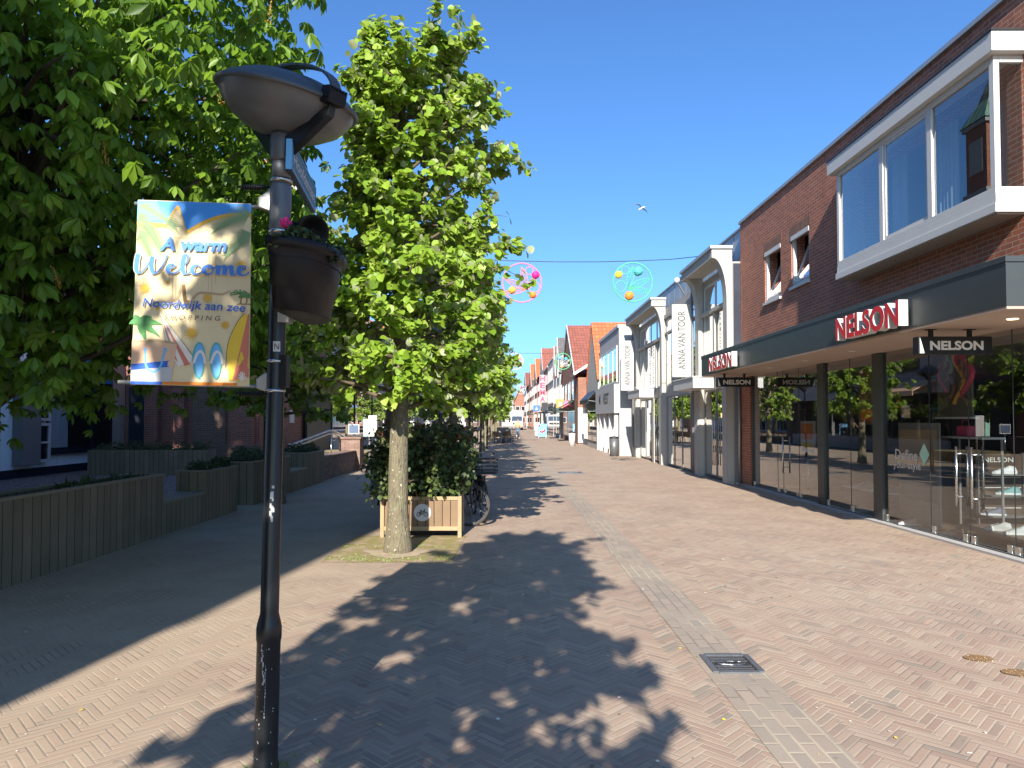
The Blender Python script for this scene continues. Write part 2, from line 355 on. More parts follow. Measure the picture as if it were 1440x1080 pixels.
for nm, c in dict(print_blue=(.07,.23,.66), red=(.62,.02,.025), blue=(.03,.13,.50), sky_blue=(.06,.30,.75), light_blue=(.16,.46,.78), orange=(.80,.24,.03), yellow=(.80,.55,.05), amber=(.72,.42,.05), mint=(.35,.62,.50), teal=(.08,.40,.42),
                  pink=(.70,.16,.24), hot_pink=(.75,.02,.20), crimson=(.65,.05,.12), coral=(.62,.19,.12), tan=(.50,.36,.20), brown=(.22,.13,.06), green=(.08,.26,.08), sage=(.22,.33,.16), pale=(.80,.74,.62), ink=(.09,.06,.035), grey=(.17,.17,.17), mid_grey=(.18,.18,.18), pale_green=(.07,.42,.17), silver=(.6,.6,.58), jeans=(.08,.12,.20), peach=(.75,.48,.30), lime=(.16,.24,.05)).items():
    plain(nm, c, .55, var=.10, scale=11)
glass('shop_glass', (.66,.69,.68), 2.9); glass('window_glass', (.6,.68,.72), 3.2)
darkpane('dark_glass', boost=3.0); darkpane('blue_glass', (.03,.04,.06), boost=3.6)
objcol('shoe_upper', .6); objcol('shoe_sole', .6); objcol('shirt', .8)
leafmat('linden_leaf', [(0,(.12,.215,.02)),(.35,(.20,.33,.03)),(.7,(.30,.44,.055)),(1,(.42,.52,.12))], (.42,.46,.28), (.40,.50,.04), .42)
leafmat('linden_far', [(0,(.11,.20,.02)),(.5,(.195,.32,.03)),(1,(.35,.46,.09))], (.30,.35,.17), (.36,.46,.04), .40)
leafmat('chestnut_leaf', [(0,(.045,.095,.010)),(.5,(.115,.215,.016)),(1,(.23,.37,.035))], (.11,.18,.045), (.32,.54,.02), .44)
leafmat('hedge_leaf', [(0,(.025,.045,.015)),(.5,(.065,.10,.03)),(.8,(.13,.17,.05)),(1,(.17,.08,.04))], (.08,.1,.05), (.08,.12,.02), .2)
leafmat('herb_leaf', [(0,(.03,.05,.018)),(1,(.09,.13,.05))], None, (.08,.12,.03), .2)
tiles('orange_tile', (.42,.11,.035), (.54,.16,.05)); tiles('red_tile', (.26,.075,.05), (.33,.10,.065)); tiles('grey_tile', (.09,.09,.095), (.13,.13,.135)); tiles('copper', (.18,.38,.28), (.25,.45,.34), .4, 3.0)
# ------------------------------------------------------------------ lettering
def text_geo(body, height, width=None, bold=0, shear=0, extrude=0, spacing=1.0):
    cu = bpy.data.curves.new('t', 'FONT'); cu.body = body; cu.size = 1; cu.offset = bold; cu.shear = shear; cu.extrude = extrude; cu.space_character = spacing; cu.resolution_u = 4
    ob = bpy.data.objects.new('t', cu); col.objects.link(ob)
    dg = bpy.context.evaluated_depsgraph_get(); dg.update()
    me = bpy.data.meshes.new_from_object(ob.evaluated_get(dg))
    V = np.array([v.co[:] for v in me.vertices]).reshape(-1, 3); F = [tuple(p.vertices) for p in me.polygons]
    bpy.data.objects.remove(ob); bpy.data.curves.remove(cu); bpy.data.meshes.remove(me)
    lo, hi = V.min(0), V.max(0); V[:, 0] -= lo[0]; V[:, 1] -= lo[1]
    sy = height/(hi[1]-lo[1]); sx = sy if width is None else width/(hi[0]-lo[0])
    V[:, 0] *= sx; V[:, 1] *= sy
    return V, F
def text(name, body, o, right, up, height, width, mat, parent, bold=.0, shear=0, extrude=0, depth=0, spacing=1.0, mats=None):
    V, F = text_geo(body, height, width, bold, shear, 1 if extrude else 0, spacing)
    r = Vector(right).normalized(); u = Vector(up).normalized(); n = r.cross(u); o = Vector(o); mb = MB()
    mb.add([o+r*float(v[0])+u*float(v[1])+n*(depth+(extrude/2*(1+float(v[2])) if extrude else 0)) for v in V], F)
    if mats:   # faces to the front take mats[0], sides mats[1]
        for i, f in enumerate(mb.f):
            a, b, c = (Vector(mb.v[k]) for k in f[:3]); q = (b-a).cross(c-a)
            mb.m[i] = 0 if q.length < 1e-12 or abs(q.normalized().dot(n)) > .7 and (a-o).dot(n) > extrude*.6 else 1
    return mb.build(name, mats or mat, parent)
def spline(pts, n=10):
    P = [np.array(p, float) for p in pts]; P = [2*P[0]-P[1]]+P+[2*P[-1]-P[-2]]; out = []
    for i in range(1, len(P)-2):
        for k in range(n):
            t = k/n; a, b, c, d = P[i-1:i+3]
            out.append(.5*((2*b)+(-a+c)*t+(2*a-5*b+4*c-d)*t*t+(-a+3*b-3*c+d)*t**3))
    out.append(P[-2]); return out
# ------------------------------------------------------------------ lamp post
PX, PY = -1.18, 3.50
def polex(z): return PX+.0175*z
def lamp_post():
    t = thing('lamp_post', 'nearest black lamp post with a tilted grey bowl head, chipped paint on its thick foot', 'street lamp', (PX, PY, 0), 'black lamp posts in the tree row')
    pole = b = MB(); prof = [(.066,-.02),(.064,.03),(.057,.05),(.056,.62),(.060,.64),(.060,.69),(.055,.715),(.044,.76),(.0425,2.2),(.041,3.0)]
    b.tube([(polex(h), PY, h) for r, h in prof], [r for r, h in prof], 28)
    b = MB(); b.tube([(polex(h), PY+.0, h) for h in (2.60, 2.61, 2.86, 2.87)], [.045,.052,.052,.047], 24)
    b.tube([(polex(h), PY, h) for h in (2.87, 3.02)], [.047,.047], 24); b.build('sleeve', M['worn_grey'], t)
    for z in (2.885, 2.63, 1.99, 1.845):
        b = MB(); b.lathe([(.046,-.007),(.0475,-.007),(.0475,.007),(.046,.007)] if z < 2 else [(.052,-.008),(.0555,-.008),(.0555,.008),(.052,.008)], (polex(z), PY, z), 24); b.build('strap', M['steel'], t)
    b = MB(); b.box(polex(1.9)+.02, polex(1.9)+.062, PY-.035, PY+.03, 1.86, 2.02); b.build('junction_box', M['black_plastic'], t, bevel=.004)
    # stickers and paint splashes lie on the tube
    b = pole; rr = random.Random(3)
    def patch(z, a0, w, h, r):
        x = polex(z); A = [a0-w/2+w*i/4 for i in range(5)]
        vs = [(x+r*math.sin(a), PY-r*math.cos(a), zz) for zz in (z-h/2, z+h/2) for a in A]
        b.add(vs, [(i, i+1, i+6, i+5) for i in range(4)], 1)
    for i in range(16): patch(.62-.012*i-rr.random()*.004, -.25+.045*i**.9*.4+rr.uniform(-.06,.06), rr.uniform(.03,.16), rr.uniform(.004,.015), .0578)
    for i in range(16): patch(.52-.016*i, .12+rr.uniform(-.03,.03), rr.uniform(.02,.07), .012, .0578)
    for i in range(14): patch(1.38-rr.random()*.17, .25+rr.uniform(-.12,.22), rr.uniform(.1,.35), rr.uniform(.012,.03), .0452)
    for i in range(26): patch(rr.uniform(.05,.66), rr.uniform(-.9,.9), rr.uniform(.02,.07), rr.uniform(.003,.008), .0590)
    b.build('pole', [M['black_paint'], M['white_paint']], t)
    b = MB(); 
    x = polex(2.06); vs = [(x+.0455*math.sin(a), PY-.0455*math.cos(a), z) for z in (2.035, 2.085) for a in (-.05,.15,.35,.55,.7)]
    b.add(vs, [(i, i+1, i+6, i+5) for i in range(4)]); st = b.build('sticker', M['white_paint'], t)
    text('lettering', 'N', (x+.0455*math.sin(.1), PY-.0472*math.cos(.1), 2.045), (1,.28,0), UP, .03, .022, M['ink'], st, bold=.01)
    # head
    A = Vector((.205,-.12,.97)).normalized(); C = Vector((-1.118, 3.56, 3.305))
    b = MB(); b.tube([(polex(h), PY, h) for h in (2.98, 2.99, 3.11, 3.12)], [.05,.056,.056,.05], 24); b.build('collar', M['worn_grey'], t)
    b = MB(); b.lathe([(.335,.002),(.352,0),(.356,.012),(.35,.022),(.31,.055),(.22,.10),(.12,.125),(.0,.135)], C, 48, axis=A); b.build('lamp_shade', M['lamp_grey'], t)
    b = MB(); b.lathe([(.334,.004),(.330,-.012),(.312,-.05),(.262,-.105),(.19,-.148),(.11,-.172),(.05,-.178),(.0,-.178)], C, 48, axis=A); b.build('diffuser', M['diffuser'], t)
    d = Vector((.80,-.60,0)); d = (d-A*d.dot(A)).normalized(); base = Vector((polex(3.05), PY, 3.05)); sd = d.cross(A)
    for s in (1, -1):
        e = C+d*s*.365+A*.0
        b = MB(); p = base+Vector((d.x*s*.04, d.y*s*.04, -.02)); q = e-A*.03
        b.prism([p+sd*.022-UP*.045, p+sd*.022+UP*.06, q+sd*.016+A*.015, q+sd*.016-A*.04], sd*-.04)
        arm = b.build('arm', M['black_paint'], t, bevel=.004)
        b = MB(); b.obox(e+A*.012, d, sd, A, .035, .05, .03); b.build('clamp', M['black_plastic'], arm, bevel=.006)
    # cooling fins and hoop over the dome
    b = MB(); e = C+d*.36+A*.03
    for i in range(7): b.obox(e+sd*(-.048+.016*i)+d*.005, d, sd, A, .03, .004, .028)
    b.build('fins', M['black_plastic'], t)
    b = MB(); pts = [C+d*(.375*math.cos(a))+A*(.035+.15*math.sin(a)) for a in [math.pi*i/18 for i in range(0, 19)]]
    for p, q in zip(pts, pts[1:]): b.obox((p+q)/2, sd, (q-p).normalized(), sd.cross((q-p).normalized()), .028, (q-p).length/2+.004, .006)
    b.build('hoop', M['lamp_grey'], t)
    return t
LAMP = lamp_post()
# ------------------------------------------------------------------ welcome banner
BC = [Vector((-1.862, 3.545, 2.808)), Vector((-1.285, 3.525, 2.782)), Vector((-1.885, 3.545, 1.878)), Vector((-1.285, 3.525, 1.868))]
def bpt(u, v, off=0):
    p = (BC[0]*(1-u)+BC[1]*u)*v+(BC[2]*(1-u)+BC[3]*u)*(1-v)
    w = .0016*math.sin(u*5+1+v*2)*math.sin(v*math.pi)
    return p+Vector((0, w-off, 0))
def banner():
    t = thing('street_banner', 'sand coloured beach print banner reading A warm Welcome, hung from the near lamp post', 'banner', (-1.58, 3.54, 1.87), 'printed banners on the lamp posts')
    b = MB(); nu, nv = 24, 36
    vs = [bpt(i/nu, j/nv) for j in range(nv+1) for i in range(nu+1)]
    b.add(vs, [(j*(nu+1)+i, j*(nu+1)+i+1, (j+1)*(nu+1)+i+1, (j+1)*(nu+1)+i) for j in range(nv) for i in range(nu)], 0, True)
    b.build('cloth', M['sand_cloth'], t)
    AR = .58/.92
    class P(MB):
        lay = 0; hold = False
        def poly(s, pts, m, off=None):
            off = .0020+.00008*s.lay if off is None else off; s.lay += 0 if s.hold else 1
            c = (sum(p[0] for p in pts)/len(pts), sum(p[1] for p in pts)/len(pts)); n = len(pts)
            s.add([bpt(*c, off)]+[bpt(*p, off) for p in pts], [(0, i+1, (i+1) % n+1) for i in range(n)], m)
        def strip(s, top, bot, m, off=None):
            off = .0020+.00008*s.lay if off is None else off; s.lay += 0 if s.hold else 1
            n = len(top); s.add([bpt(*p, off) for p in top]+[bpt(*p, off) for p in bot], [(i, i+1, n+i+1, n+i) for i in range(n-1)], m)
        def line(s, pts, w, m, wf=None):
            off = .0020+.00008*s.lay; s.lay += 0 if s.hold else 1; L = []; Rr = []
            for i, p in enumerate(pts):
                a = np.array(pts[min(i+1, len(pts)-1)])-np.array(pts[max(i-1, 0)]); a = a*np.array([AR, 1]); k = np.linalg.norm(a)
                a = a/k if k > 1e-9 else np.array([1, 0]); n = np.array([-a[1], a[0]])
                ww = (w if wf is None else wf(i/(len(pts)-1), a))/2
                L.append((p[0]+n[0]*ww/AR, p[1]+n[1]*ww)); Rr.append((p[0]-n[0]*ww/AR, p[1]-n[1]*ww))
            n_ = len(L); s.add([bpt(*q, off) for q in L]+[bpt(*q, off) for q in Rr], [(i, i+1, n_+i+1, n_+i) for i in range(n_-1)], m)
        def disc(s, u, v, r, m, n=18): s.poly([(u+r*math.cos(2*math.pi*i/n)/AR, v+r*math.sin(2*math.pi*i/n)) for i in range(n)], m)
        def sun(s, u, v, r, rays=True):
            s.hold = True
            if rays:
                for i in range(14):
                    a = 2*math.pi*i/14
                    s.poly([(u+r*1.15*math.cos(a+q)/AR, v+r*1.15*math.sin(a+q)) for q in (-.12,.12)]+[(u+r*1.75*math.cos(a)/AR, v+r*1.75*math.sin(a))], 1)
            s.disc(u, v, r, 1); s.hold = False
    mats = [M[k] for k in ('sky_blue','amber','sage','white_paint','light_blue','coral','teal','tan','brown','pale','orange','ink','green','blue','peach','yellow')]
    p = P()
    us = [i/28 for i in range(29)]
    def low(u):   # lower edge of the blue sea with the dune peak and gull point
        if u < .26: return .885-.01*u/.26
        if u < .345: return .875+.10*((u-.26)/.085)**.8
        if u < .37: return .975
        if u < .44: return .975-.135*((u-.37)/.07)
        return .84+.10*(1-((.88-min(u,.88))/.44)**2)+.012*(u-.44)
    fine = [i/90 for i in range(91)]
    p.strip([(u, .997) for u in fine], [(u, low(u)-.022) for u in fine], 1); p.strip([(u, .997) for u in fine], [(u, low(u)) for u in fine], 0)
    p.poly([(.0,.997),(.17,.997),(.22,.89),(.0,.89)], 4)
    rr = random.Random(5)
    def frond(u0, v0, ang, L, m, n=22):
        p.line([(u0+math.cos(ang)*L*k/8/AR, v0+math.sin(ang)*L*k/8-.25*L*(k/8)**2) for k in range(9)], .004, m)
        for i in range(n):
            k = (i+1)/n; bx, by = u0+math.cos(ang)*L*k/AR, v0+math.sin(ang)*L*k-.25*L*k*k
            for s_ in (-1, 1):
                a = ang+s_*(1.0-.35*k)-.15; ll = L*.42*(1-.55*k)
                ex, ey = bx+math.cos(a)*ll/AR, by+math.sin(a)*ll-.1*ll
                ex = min(max(ex, .004), .996); ey = min(ey, .996)
                p.line([(min(max(bx,.004),.996), by), (ex, ey)], .006, m, wf=lambda t_, a_: .0075*(1-t_)+.001)
    p.hold = True
    frond(.0,.97,-.25,.22,2); frond(.0,.93,-.8,.20,2); frond(1.0,.95,math.pi+.25,.20,2); frond(1.0,.84,math.pi+.6,.16,2); frond(0.02,.84,-1.0,.13,2,14)
    p.hold = False; p.lay += 1
    # gull outline under the lettering
    p.line(spline([(.16,.305+.13),(.22,.452),(.30,.452),(.38,.475),(.42,.56),(.43,.49),(.455,.435),(.49,.455),(.56,.50),(.66,.502),(.76,.498),(.83,.52)], 6), .012, 7, wf=lambda t_, a_: .003+.013*math.sin(math.pi*t_)**.7)
    p.line(spline([(.425,.545),(.438,.48),(.455,.437),(.47,.46)], 6), .018, 8)
    for q in ((.30,.72,.80),(.36,.64,.72),(.33,.60,.66)): p.line([(q[0], q[2]-.25), (q[0], q[2]), (1-q[0], q[2]), (1-q[0], q[2]-.25)], .002, 7)
    for u, v, r, ra in ((.09,.52,.022,1),(.92,.66,.02,1),(.635,.475,.018,1),(.505,.285,.025,1),(.29,.555,.011,0),(.79,.33,.016,1),(.205,.415,.01,0)): p.sun(u, v, r, ra)
    # small palms right
    for u, v, s_ in ((.915,.45,1.0),(.965,.45,.7)):
        p.line(spline([(u,v),(u+.008,v+.03*s_),(u-.005,v+.055*s_)]), .006, 8)
        for a in (.2,.8,1.5,2.2,2.9,3.5,-.4): p.line([(u-.005,v+.055*s_),(u-.005+math.cos(a)*.035*s_/AR, v+.055*s_+math.sin(a)*.022*s_),(u-.005+math.cos(a)*.055*s_/AR, v+.05*s_+math.sin(a)*.014*s_)], .006, 12)
    p.line([(.885,.447),(1.0,.447)], .004, 8)
    # palm leaf left
    for a, L in ((1.9,.10),(.9,.11),(.25,.13),(-.5,.13),(-1.2,.12),(2.6,.06)):
        p.line([(.05+math.cos(a)*L*k/AR, .335+math.sin(a)*L*.7*k-.03*k*k) for k in (0,.25,.5,.75,1)], .03, 12, wf=lambda t_, a_: .004+.034*math.sin(math.pi*min(1,t_+.12))**.8)
    # parasol
    p.poly([(.235,.375),(.255,.375),(.54,.14),(.40,.10),(.30,.21)], 9)
    p.poly([(.25,.37),(.285,.33),(.50,.115),(.455,.105),(.265,.35)], 5); p.poly([(.24,.37),(.255,.35),(.40,.12),(.36,.15)], 5)
    p.line([(.235,.39),(.25,.365),(.62,.02)], .006, 9); p.line([(.25,.375),(.545,.145)], .002, 11); p.line([(.238,.372),(.30,.20)], .002, 11)
    # bag
    p.poly([(.0,.23),(.385,.225),(.345,.02),(.0,.02)], 14); p.poly([(.0,.11),(.365,.135),(.355,.10),(.0,.078)], 13); p.poly([(.0,.078),(.355,.10),(.34,.018),(.0,.018)], 3); p.line([(.0,.232),(.2,.242),(.388,.225)], .012, 7)
    p.line(spline([(.115,.185),(.13,.10),(.19,.07),(.25,.10),(.285,.19)]), .012, 4); p.disc(.115,.19,.010,4); p.disc(.287,.193,.010,4)
    # slippers
    for du in (0, .145):
        p.poly([(.575+du+.058*math.cos(a)*(1-.18*(math.sin(a)<0)), .135+.10*math.sin(a)) for a in [2*math.pi*i/24 for i in range(24)]], 6)
        p.poly([(.578+du+.044*math.cos(a)*(1-.18*(math.sin(a)<0)), .137+.088*math.sin(a)) for a in [2*math.pi*i/24 for i in range(24)]], 4)
        p.line(spline([(.53+du,.12),(.555+du,.165),(.585+du,.185),(.615+du,.165),(.63+du,.12)]), .014, 9)
    # surf board
    p.poly([(.81,.21),(.87,.32),(.94,.385),(.995,.395),(.995,.10),(.93,.03),(.83,.03)], 15); p.poly([(.985,.39),(.995,.395),(.995,.05),(.86,.03),(.92,.20)], 5); p.line(spline([(.80,.10),(.82,.23),(.88,.33),(.95,.395)]), .003, 11)
    for i in range(6): p.line([(.94,.03),(.94+.04*math.cos(.5+i*.45), .03+.05*math.sin(.5+i*.45))], .006, 9)
    p.strip([(0,.018),(.27,.018)], [(0,.002),(.27,.002)], 13); p.strip([(.27,.018),(.9,.018)], [(.27,.002),(.9,.002)], 10)
    p.build('beach_print', mats, t)
    L = MB(); off = .0125
    def put(body, u0, u1, v0, h, bold, shear, m, drop=0):
        V, F = text_geo(body, h, None, bold, shear); k = (u1-u0)/V[:, 0].max()
        L.add([bpt(u0+float(a)*k, v0+float(b)-drop*float(a)*k, off) for a, b, _ in V], F, m)
    put('A warm', .215,.80,.725,.075,.035,.22,0); put('Noordwijk aan zee', .085,.965,.405,.062,.012,.18,1, .02); put('S H O P P I N G', .275,.755,.352,.026,0,.15,2)
    W = [[(.05,2.0),(-.02,1.2),(-.02,.35),(.16,.0),(.45,.4),(.75,1.15),(.93,1.75)],[(.93,1.75),(.86,1.0),(.92,.3),(1.08,.02),(1.35,.35),(1.62,1.15),(1.8,2.0)],
         [(1.72,.42),(2.02,.55),(2.26,.82),(2.16,1.02),(1.96,.92),(1.86,.5),(1.98,.1),(2.28,.1),(2.6,.5)],[(2.6,.5),(2.95,1.2),(3.08,1.8),(2.95,2.05),(2.8,1.75),(2.72,.8),(2.82,.15),(3.05,.08),(3.3,.4)],
         [(3.74,.82),(3.6,1.0),(3.38,.8),(3.30,.4),(3.46,.06),(3.74,.14),(4.0,.5)],[(4.28,1.0),(4.06,.8),(4.0,.4),(4.18,.06),(4.44,.2),(4.53,.6),(4.40,.95),(4.24,.95),(4.36,.72),(4.78,.80)],
         [(4.85,1.0),(4.84,.5),(4.80,.03)],[(4.82,.3),(5.02,.85),(5.18,.95),(5.22,.6),(5.2,.03)],[(5.22,.3),(5.42,.85),(5.58,.95),(5.62,.5),(5.68,.1),(5.86,.1),(6.0,.4)],
         [(5.92,.42),(6.2,.55),(6.44,.82),(6.34,1.02),(6.14,.92),(6.04,.5),(6.16,.1),(6.42,.1),(6.66,.38)]]
    for s_ in W:
        pts = [(.015+(q[0]+.05)/6.75*.985, .60+q[1]*.052) for q in spline(s_, 9)]; lay = []
        for i, q in enumerate(pts):
            a = np.array(pts[min(i+1, len(pts)-1)])-np.array(pts[max(i-1, 0)]); a = a*np.array([AR, 1]); a = a/max(1e-9, np.linalg.norm(a)); n = np.array([-a[1], a[0]])
            lay.append((q, n, (.007+.017*max(0, -a[1])**1.5)/2))
        for wk, m, o2 in ((1.45, 3, off-.002), (1.0, 0, off)):
            A = [bpt(q[0]+n[0]*w*wk/AR, q[1]+n[1]*w*wk, o2) for q, n, w in lay]; B = [bpt(q[0]-n[0]*w*wk/AR, q[1]-n[1]*w*wk, o2) for q, n, w in lay]; k = len(A)
            L.add(A+B, [(i, i+1, k+i+1, k+i) for i in range(k-1)], m)
    L.build('lettering', [M['print_blue'], M['blue'], M['ink'], M['white_paint']], t)
    for z, x0, x1 in ((2.788, -1.885, -1.24), (1.886, -1.955, -1.24)):
        b = MB(); b.cyl((x0, 3.562, z+.006), (x1, 3.540, z-.018), .010, n=10); bar = b.build('rod', M['galvanized'], t)
        b = MB(); s_ = 1 if z > 2 else -1
        b.prism([(-1.245,3.50,z-.03),(-1.245,3.50,z+.02),(-1.20,3.50,z+.05),(-1.168,3.50,z+.085 if s_>0 else z+.03),(-1.168,3.50,z-.06 if s_>0 else z-.085),(-1.2,3.50,z-.045)], (0,.05,0)); b.build('bracket', M['galvanized'], t, bevel=.006)
        b = MB(); zz = z+.075*s_ if s_ > 0 else z-.055
        for i in range(10): b.lathe([(.004,-.004),(.0145,-.003),(.0145,.003),(.004,.004)], (-1.215-.0125*i, 3.52, zz), 12, axis=(1,0,.05))
        b.cyl((-1.355,3.52,zz+.003), (-1.17,3.52,zz), .006, n=8); b.build('spring', M['black_plastic'], t)
    return t
BANNER = banner()
# ------------------------------------------------------------------ flower tub, street name plate, loudspeaker
def leaves_np(name, P, D, Z, S, tmpl, F4, mats, parent, tone, F3=None):
    P, D, Z = map(np.asarray, (P, D, Z)); n = len(P)
    D = D/np.linalg.norm(D, axis=1, keepdims=True); X = np.cross(D, Z); X /= np.linalg.norm(X, axis=1, keepdims=True)+1e-9; Zn = np.cross(X, D)
    T = np.asarray(tmpl, float); S = np.asarray(S).reshape(-1, 1, 1)
    V = P[:, None, :]+S*(T[None, :, 0:1]*X[:, None, :]+T[None, :, 1:2]*D[:, None, :]+T[None, :, 2:3]*Zn[:, None, :])
    k = len(T); off = (np.arange(n)*k)[:, None, None]
    F = (np.asarray(F4)[None]+off).reshape(-1, 4); T3 = None if F3 is None else (np.asarray(F3)[None]+off).reshape(-1, 3)
    return np_mesh(name, V.reshape(-1, 3), F, mats, parent, np.repeat(tone, k), None, T3)
ROUND = [(0,0,0),(-.34,.10,.05),(-.50,.42,.10),(-.30,.80,.06),(0,1.0,-.10),(.30,.80,.06),(.50,.42,.10),(.34,.10,.05),(0,.45,-.02)]
ROUND_F = [(0,8,2,1),(8,4,3,2),(8,6,5,4),(0,7,6,8)]
SLIM = [(0,0,0),(-.16,.45,.04),(0,1,-.12),(.16,.45,.04)]
def rnd(n, s=1): return rng.normal(0, s, (n, 3))
def flower_tub():
    t = thing('flower_tub', 'dark half round plastic flower tub with a pink geranium, on the near lamp post', 'flower tub', (-1.05, 3.5, 2.1), 'flower tubs on the lamp posts')
    cx, cy = -1.075, 3.50
    def ring(f, z, n=26):
        o = []
        for i in range(n+1):
            a = -math.pi/2+math.pi*i/n; o.append((cx+.245*f*math.cos(a)**.8 if math.cos(a) > 1e-6 else cx, cy+.36*f*math.sin(a), z))
        return o
    b = MB(); rings = [ring(.70,2.205), ring(.74,2.21), ring(.81,2.31), ring(.84,2.315), ring(.93,2.44), ring(.94,2.475), ring(1.03,2.478), ring(1.05,2.495), ring(1.05,2.52), ring(.97,2.525), ring(.95,2.44)]
    k = len(rings[0]); vs = [v for r in rings for v in r]
    b.add(vs, [(j*k+i, j*k+(i+1) % k, (j+1)*k+(i+1) % k, (j+1)*k+i) for j in range(len(rings)-1) for i in range(k)]+[tuple(range(k))[::-1]], 0, False)
    for i, f in enumerate(b.f): b.sm[i] = True
    tub = b.build('tub', M['black_plastic'], t)
    b = MB(); b.add(ring(.94,2.46), [tuple(range(k))]); b.build('soil', M['soil'], t)
    b = MB(); b.box(-1.135,-1.075,3.46,3.54,2.18,2.44); b.build('hanger', M['galvanized'], t)
    n = 2600; a = rng.uniform(-1.5,1.5,n); r = np.sqrt(rng.random(n))
    P = np.stack([cx+.25*r*np.cos(a), cy+.38*r*np.sin(a), 2.49+rng.random(n)*.10*(1.1-.6*r)+.03*np.sin(a*5)], 1)
    leaves_np('foliage', P, rnd(n)*.7+np.array([.2,0,.5]), rnd(n)*.5+np.array([0,-.3,1]), rng.uniform(.012,.032,n), ROUND, ROUND_F, M['herb_leaf'], t, rng.random(n))
    b = MB()
    fc = Vector((-1.015, 3.215, 2.60))
    for i in range(26):
        d = Vector(rnd(1)[0]).normalized(); b.ball(fc+Vector((d.x*.022, d.y*.016, d.z*.018)), .009, 6)
    b.cyl(fc, (-1.02,3.25,2.48), .003, n=6); b.build('geranium', M['hot_pink'], t)
    return t
TUB = flower_tub()
def name_plate():
    t = thing('street_sign', 'dark blue street name plate pointing away along the near lamp post', 'street sign', (-1.09, 3.6, 2.8))
    b = MB(); X = Vector((-.10,.98,-.02)).normalized(); Z = Vector((.0,.05,1)).normalized(); Nn = X.cross(Z); c = Vector((-1.10,3.76,2.985))
    b.obox(c, X, Nn, Z, .345, .014, .075); b.build('plate', M['navy_sign'], t, bevel=.003)
    b = MB(); 
    for s_ in (-1, 1):
        b.obox(c+Z*.068*s_+Nn*.0155, X, Nn, Z, .335, .0012, .003)
        b.obox(c+X*.333*s_+Nn*.0155, X, Nn, Z, .003, .0012, .065)
    b.build('border', M['light_blue'], t)
    b = MB(); b.obox(c-X*.3465, X, Nn, Z, .0015, .0145, .0755); b.build('lit_end', M['light_blue'], t)  # sunlight on the plate's near end, painted as a paler face
    text('lettering', 'Hoofdstraat', c-X*.30-Z*.03+Nn*.0155, X, Z, .062, .60, M['silver'], t, bold=.012)
    b = MB(); b.bar((-1.128,3.53,2.95), c-X*.20-Nn*.01, .02); b.bar((-1.128,3.53,3.02), c-X*.20-Nn*.01+Z*.04, .02); b.build('bracket', M['worn_grey'], t)
    return t
plain('navy_sign', (.03,.05,.11), .35, var=.15, scale=6)
name_plate()
def loudspeaker():
    t = thing('loudspeaker', 'round black horn loudspeaker fixed to the near lamp post above the flowers', 'loudspeaker', (-1.02, 3.6, 2.6))
    b = MB(); b.lathe([(.0,-.11),(.045,-.10),(.055,-.04),(.075,.0),(.082,.05),(.082,.058),(.074,.058),(.05,.02),(.0,.0)], (-1.015,3.60,2.665), 28, axis=(.55,-.75,-.25)); b.build('horn', M['black_plastic'], t)
    b = MB(); b.bar((-1.135,3.55,2.68), (-1.04,3.63,2.68), .035, .05); b.build('bracket', M['black_plastic'], t)
    return t
loudspeaker()
# ------------------------------------------------------------------ trees
def limb_tree(mb_t, mb_l, base, H, z_lo, prof, seed, nl=46, r0=.132, twn=6, lean=(0,0)):
    """trunk into mb_t, limbs and twigs into mb_l; returns twig points and outward directions"""
    rr = random.Random(seed); bx, by, bz = base; pts = []; N_ = 12
    for i in range(N_+1):
        k = i/N_; z = H*.93*k
        pts.append(Vector((bx+lean[0]*k+.05*math.sin(k*7+seed)*k, by+lean[1]*k+.05*math.cos(k*5+seed)*k, bz+z)))
    rad = [r0*(1.28 if i == 0 else 1.0)*(1-(i/N_))**.75+.012 for i in range(N_+1)]
    if mb_t is not None:
        fine = [pts[0]-Vector((0,0,.05)), pts[0]+Vector((0,0,.06)), pts[0]+Vector((0,0,.22))]; mb_t.tube(fine+pts[1:], [rad[0]*1.12, rad[0]*1.02, rad[0]*.9]+rad[1:], 20)
    tips = []
    for i in range(nl):
        k = (i+.5)/nl; z0 = z_lo+(H*.97-z_lo)*k**.92; th = i*2.39996+rr.uniform(-.4,.4)
        kk = min(1, z0/(H*.93)); o = Vector((bx+lean[0]*kk, by+lean[1]*kk, bz+min(z0, H*.93)))
        rise = .25+.9*k**2+rr.uniform(-.15,.25)
        Lr = prof(min(H, z0+.35), th)*rr.uniform(.82,1.08); d = Vector((math.cos(th), math.sin(th), 0)); P = []
        for j in range(6):
            t = j/5; P.append(o+d*Lr*t+UP*(rise*Lr*(t*.9)*(1-.35*t))+Vector((rr.uniform(-.05,.05), rr.uniform(-.05,.05), rr.uniform(-.04,.04)))*t)
        lr = .030*(1-.6*k)+.006
        if mb_l is not None: mb_l.tube(P, [lr*(1-.75*j/5) for j in range(6)], 5)
        for q in range(twn):
            t = .28+.72*(q+.5)/twn; j = min(4, int(t*5)); a = P[j].lerp(P[j+1], t*5-j)
            tw = (d*rr.uniform(.1,1)+Vector((rr.gauss(0,.7), rr.gauss(0,.7), rr.gauss(.12,.5)))).normalized(); L = rr.uniform(.22,.5)*min(1, .35+Lr*.6)
            e = a+tw*L
            if mb_l is not None: mb_l.tube([a, a.lerp(e, .5)+UP*.03, e], [.006,.004,.002], 4, caps=False)
            tips.append((a, e, d))
    return tips
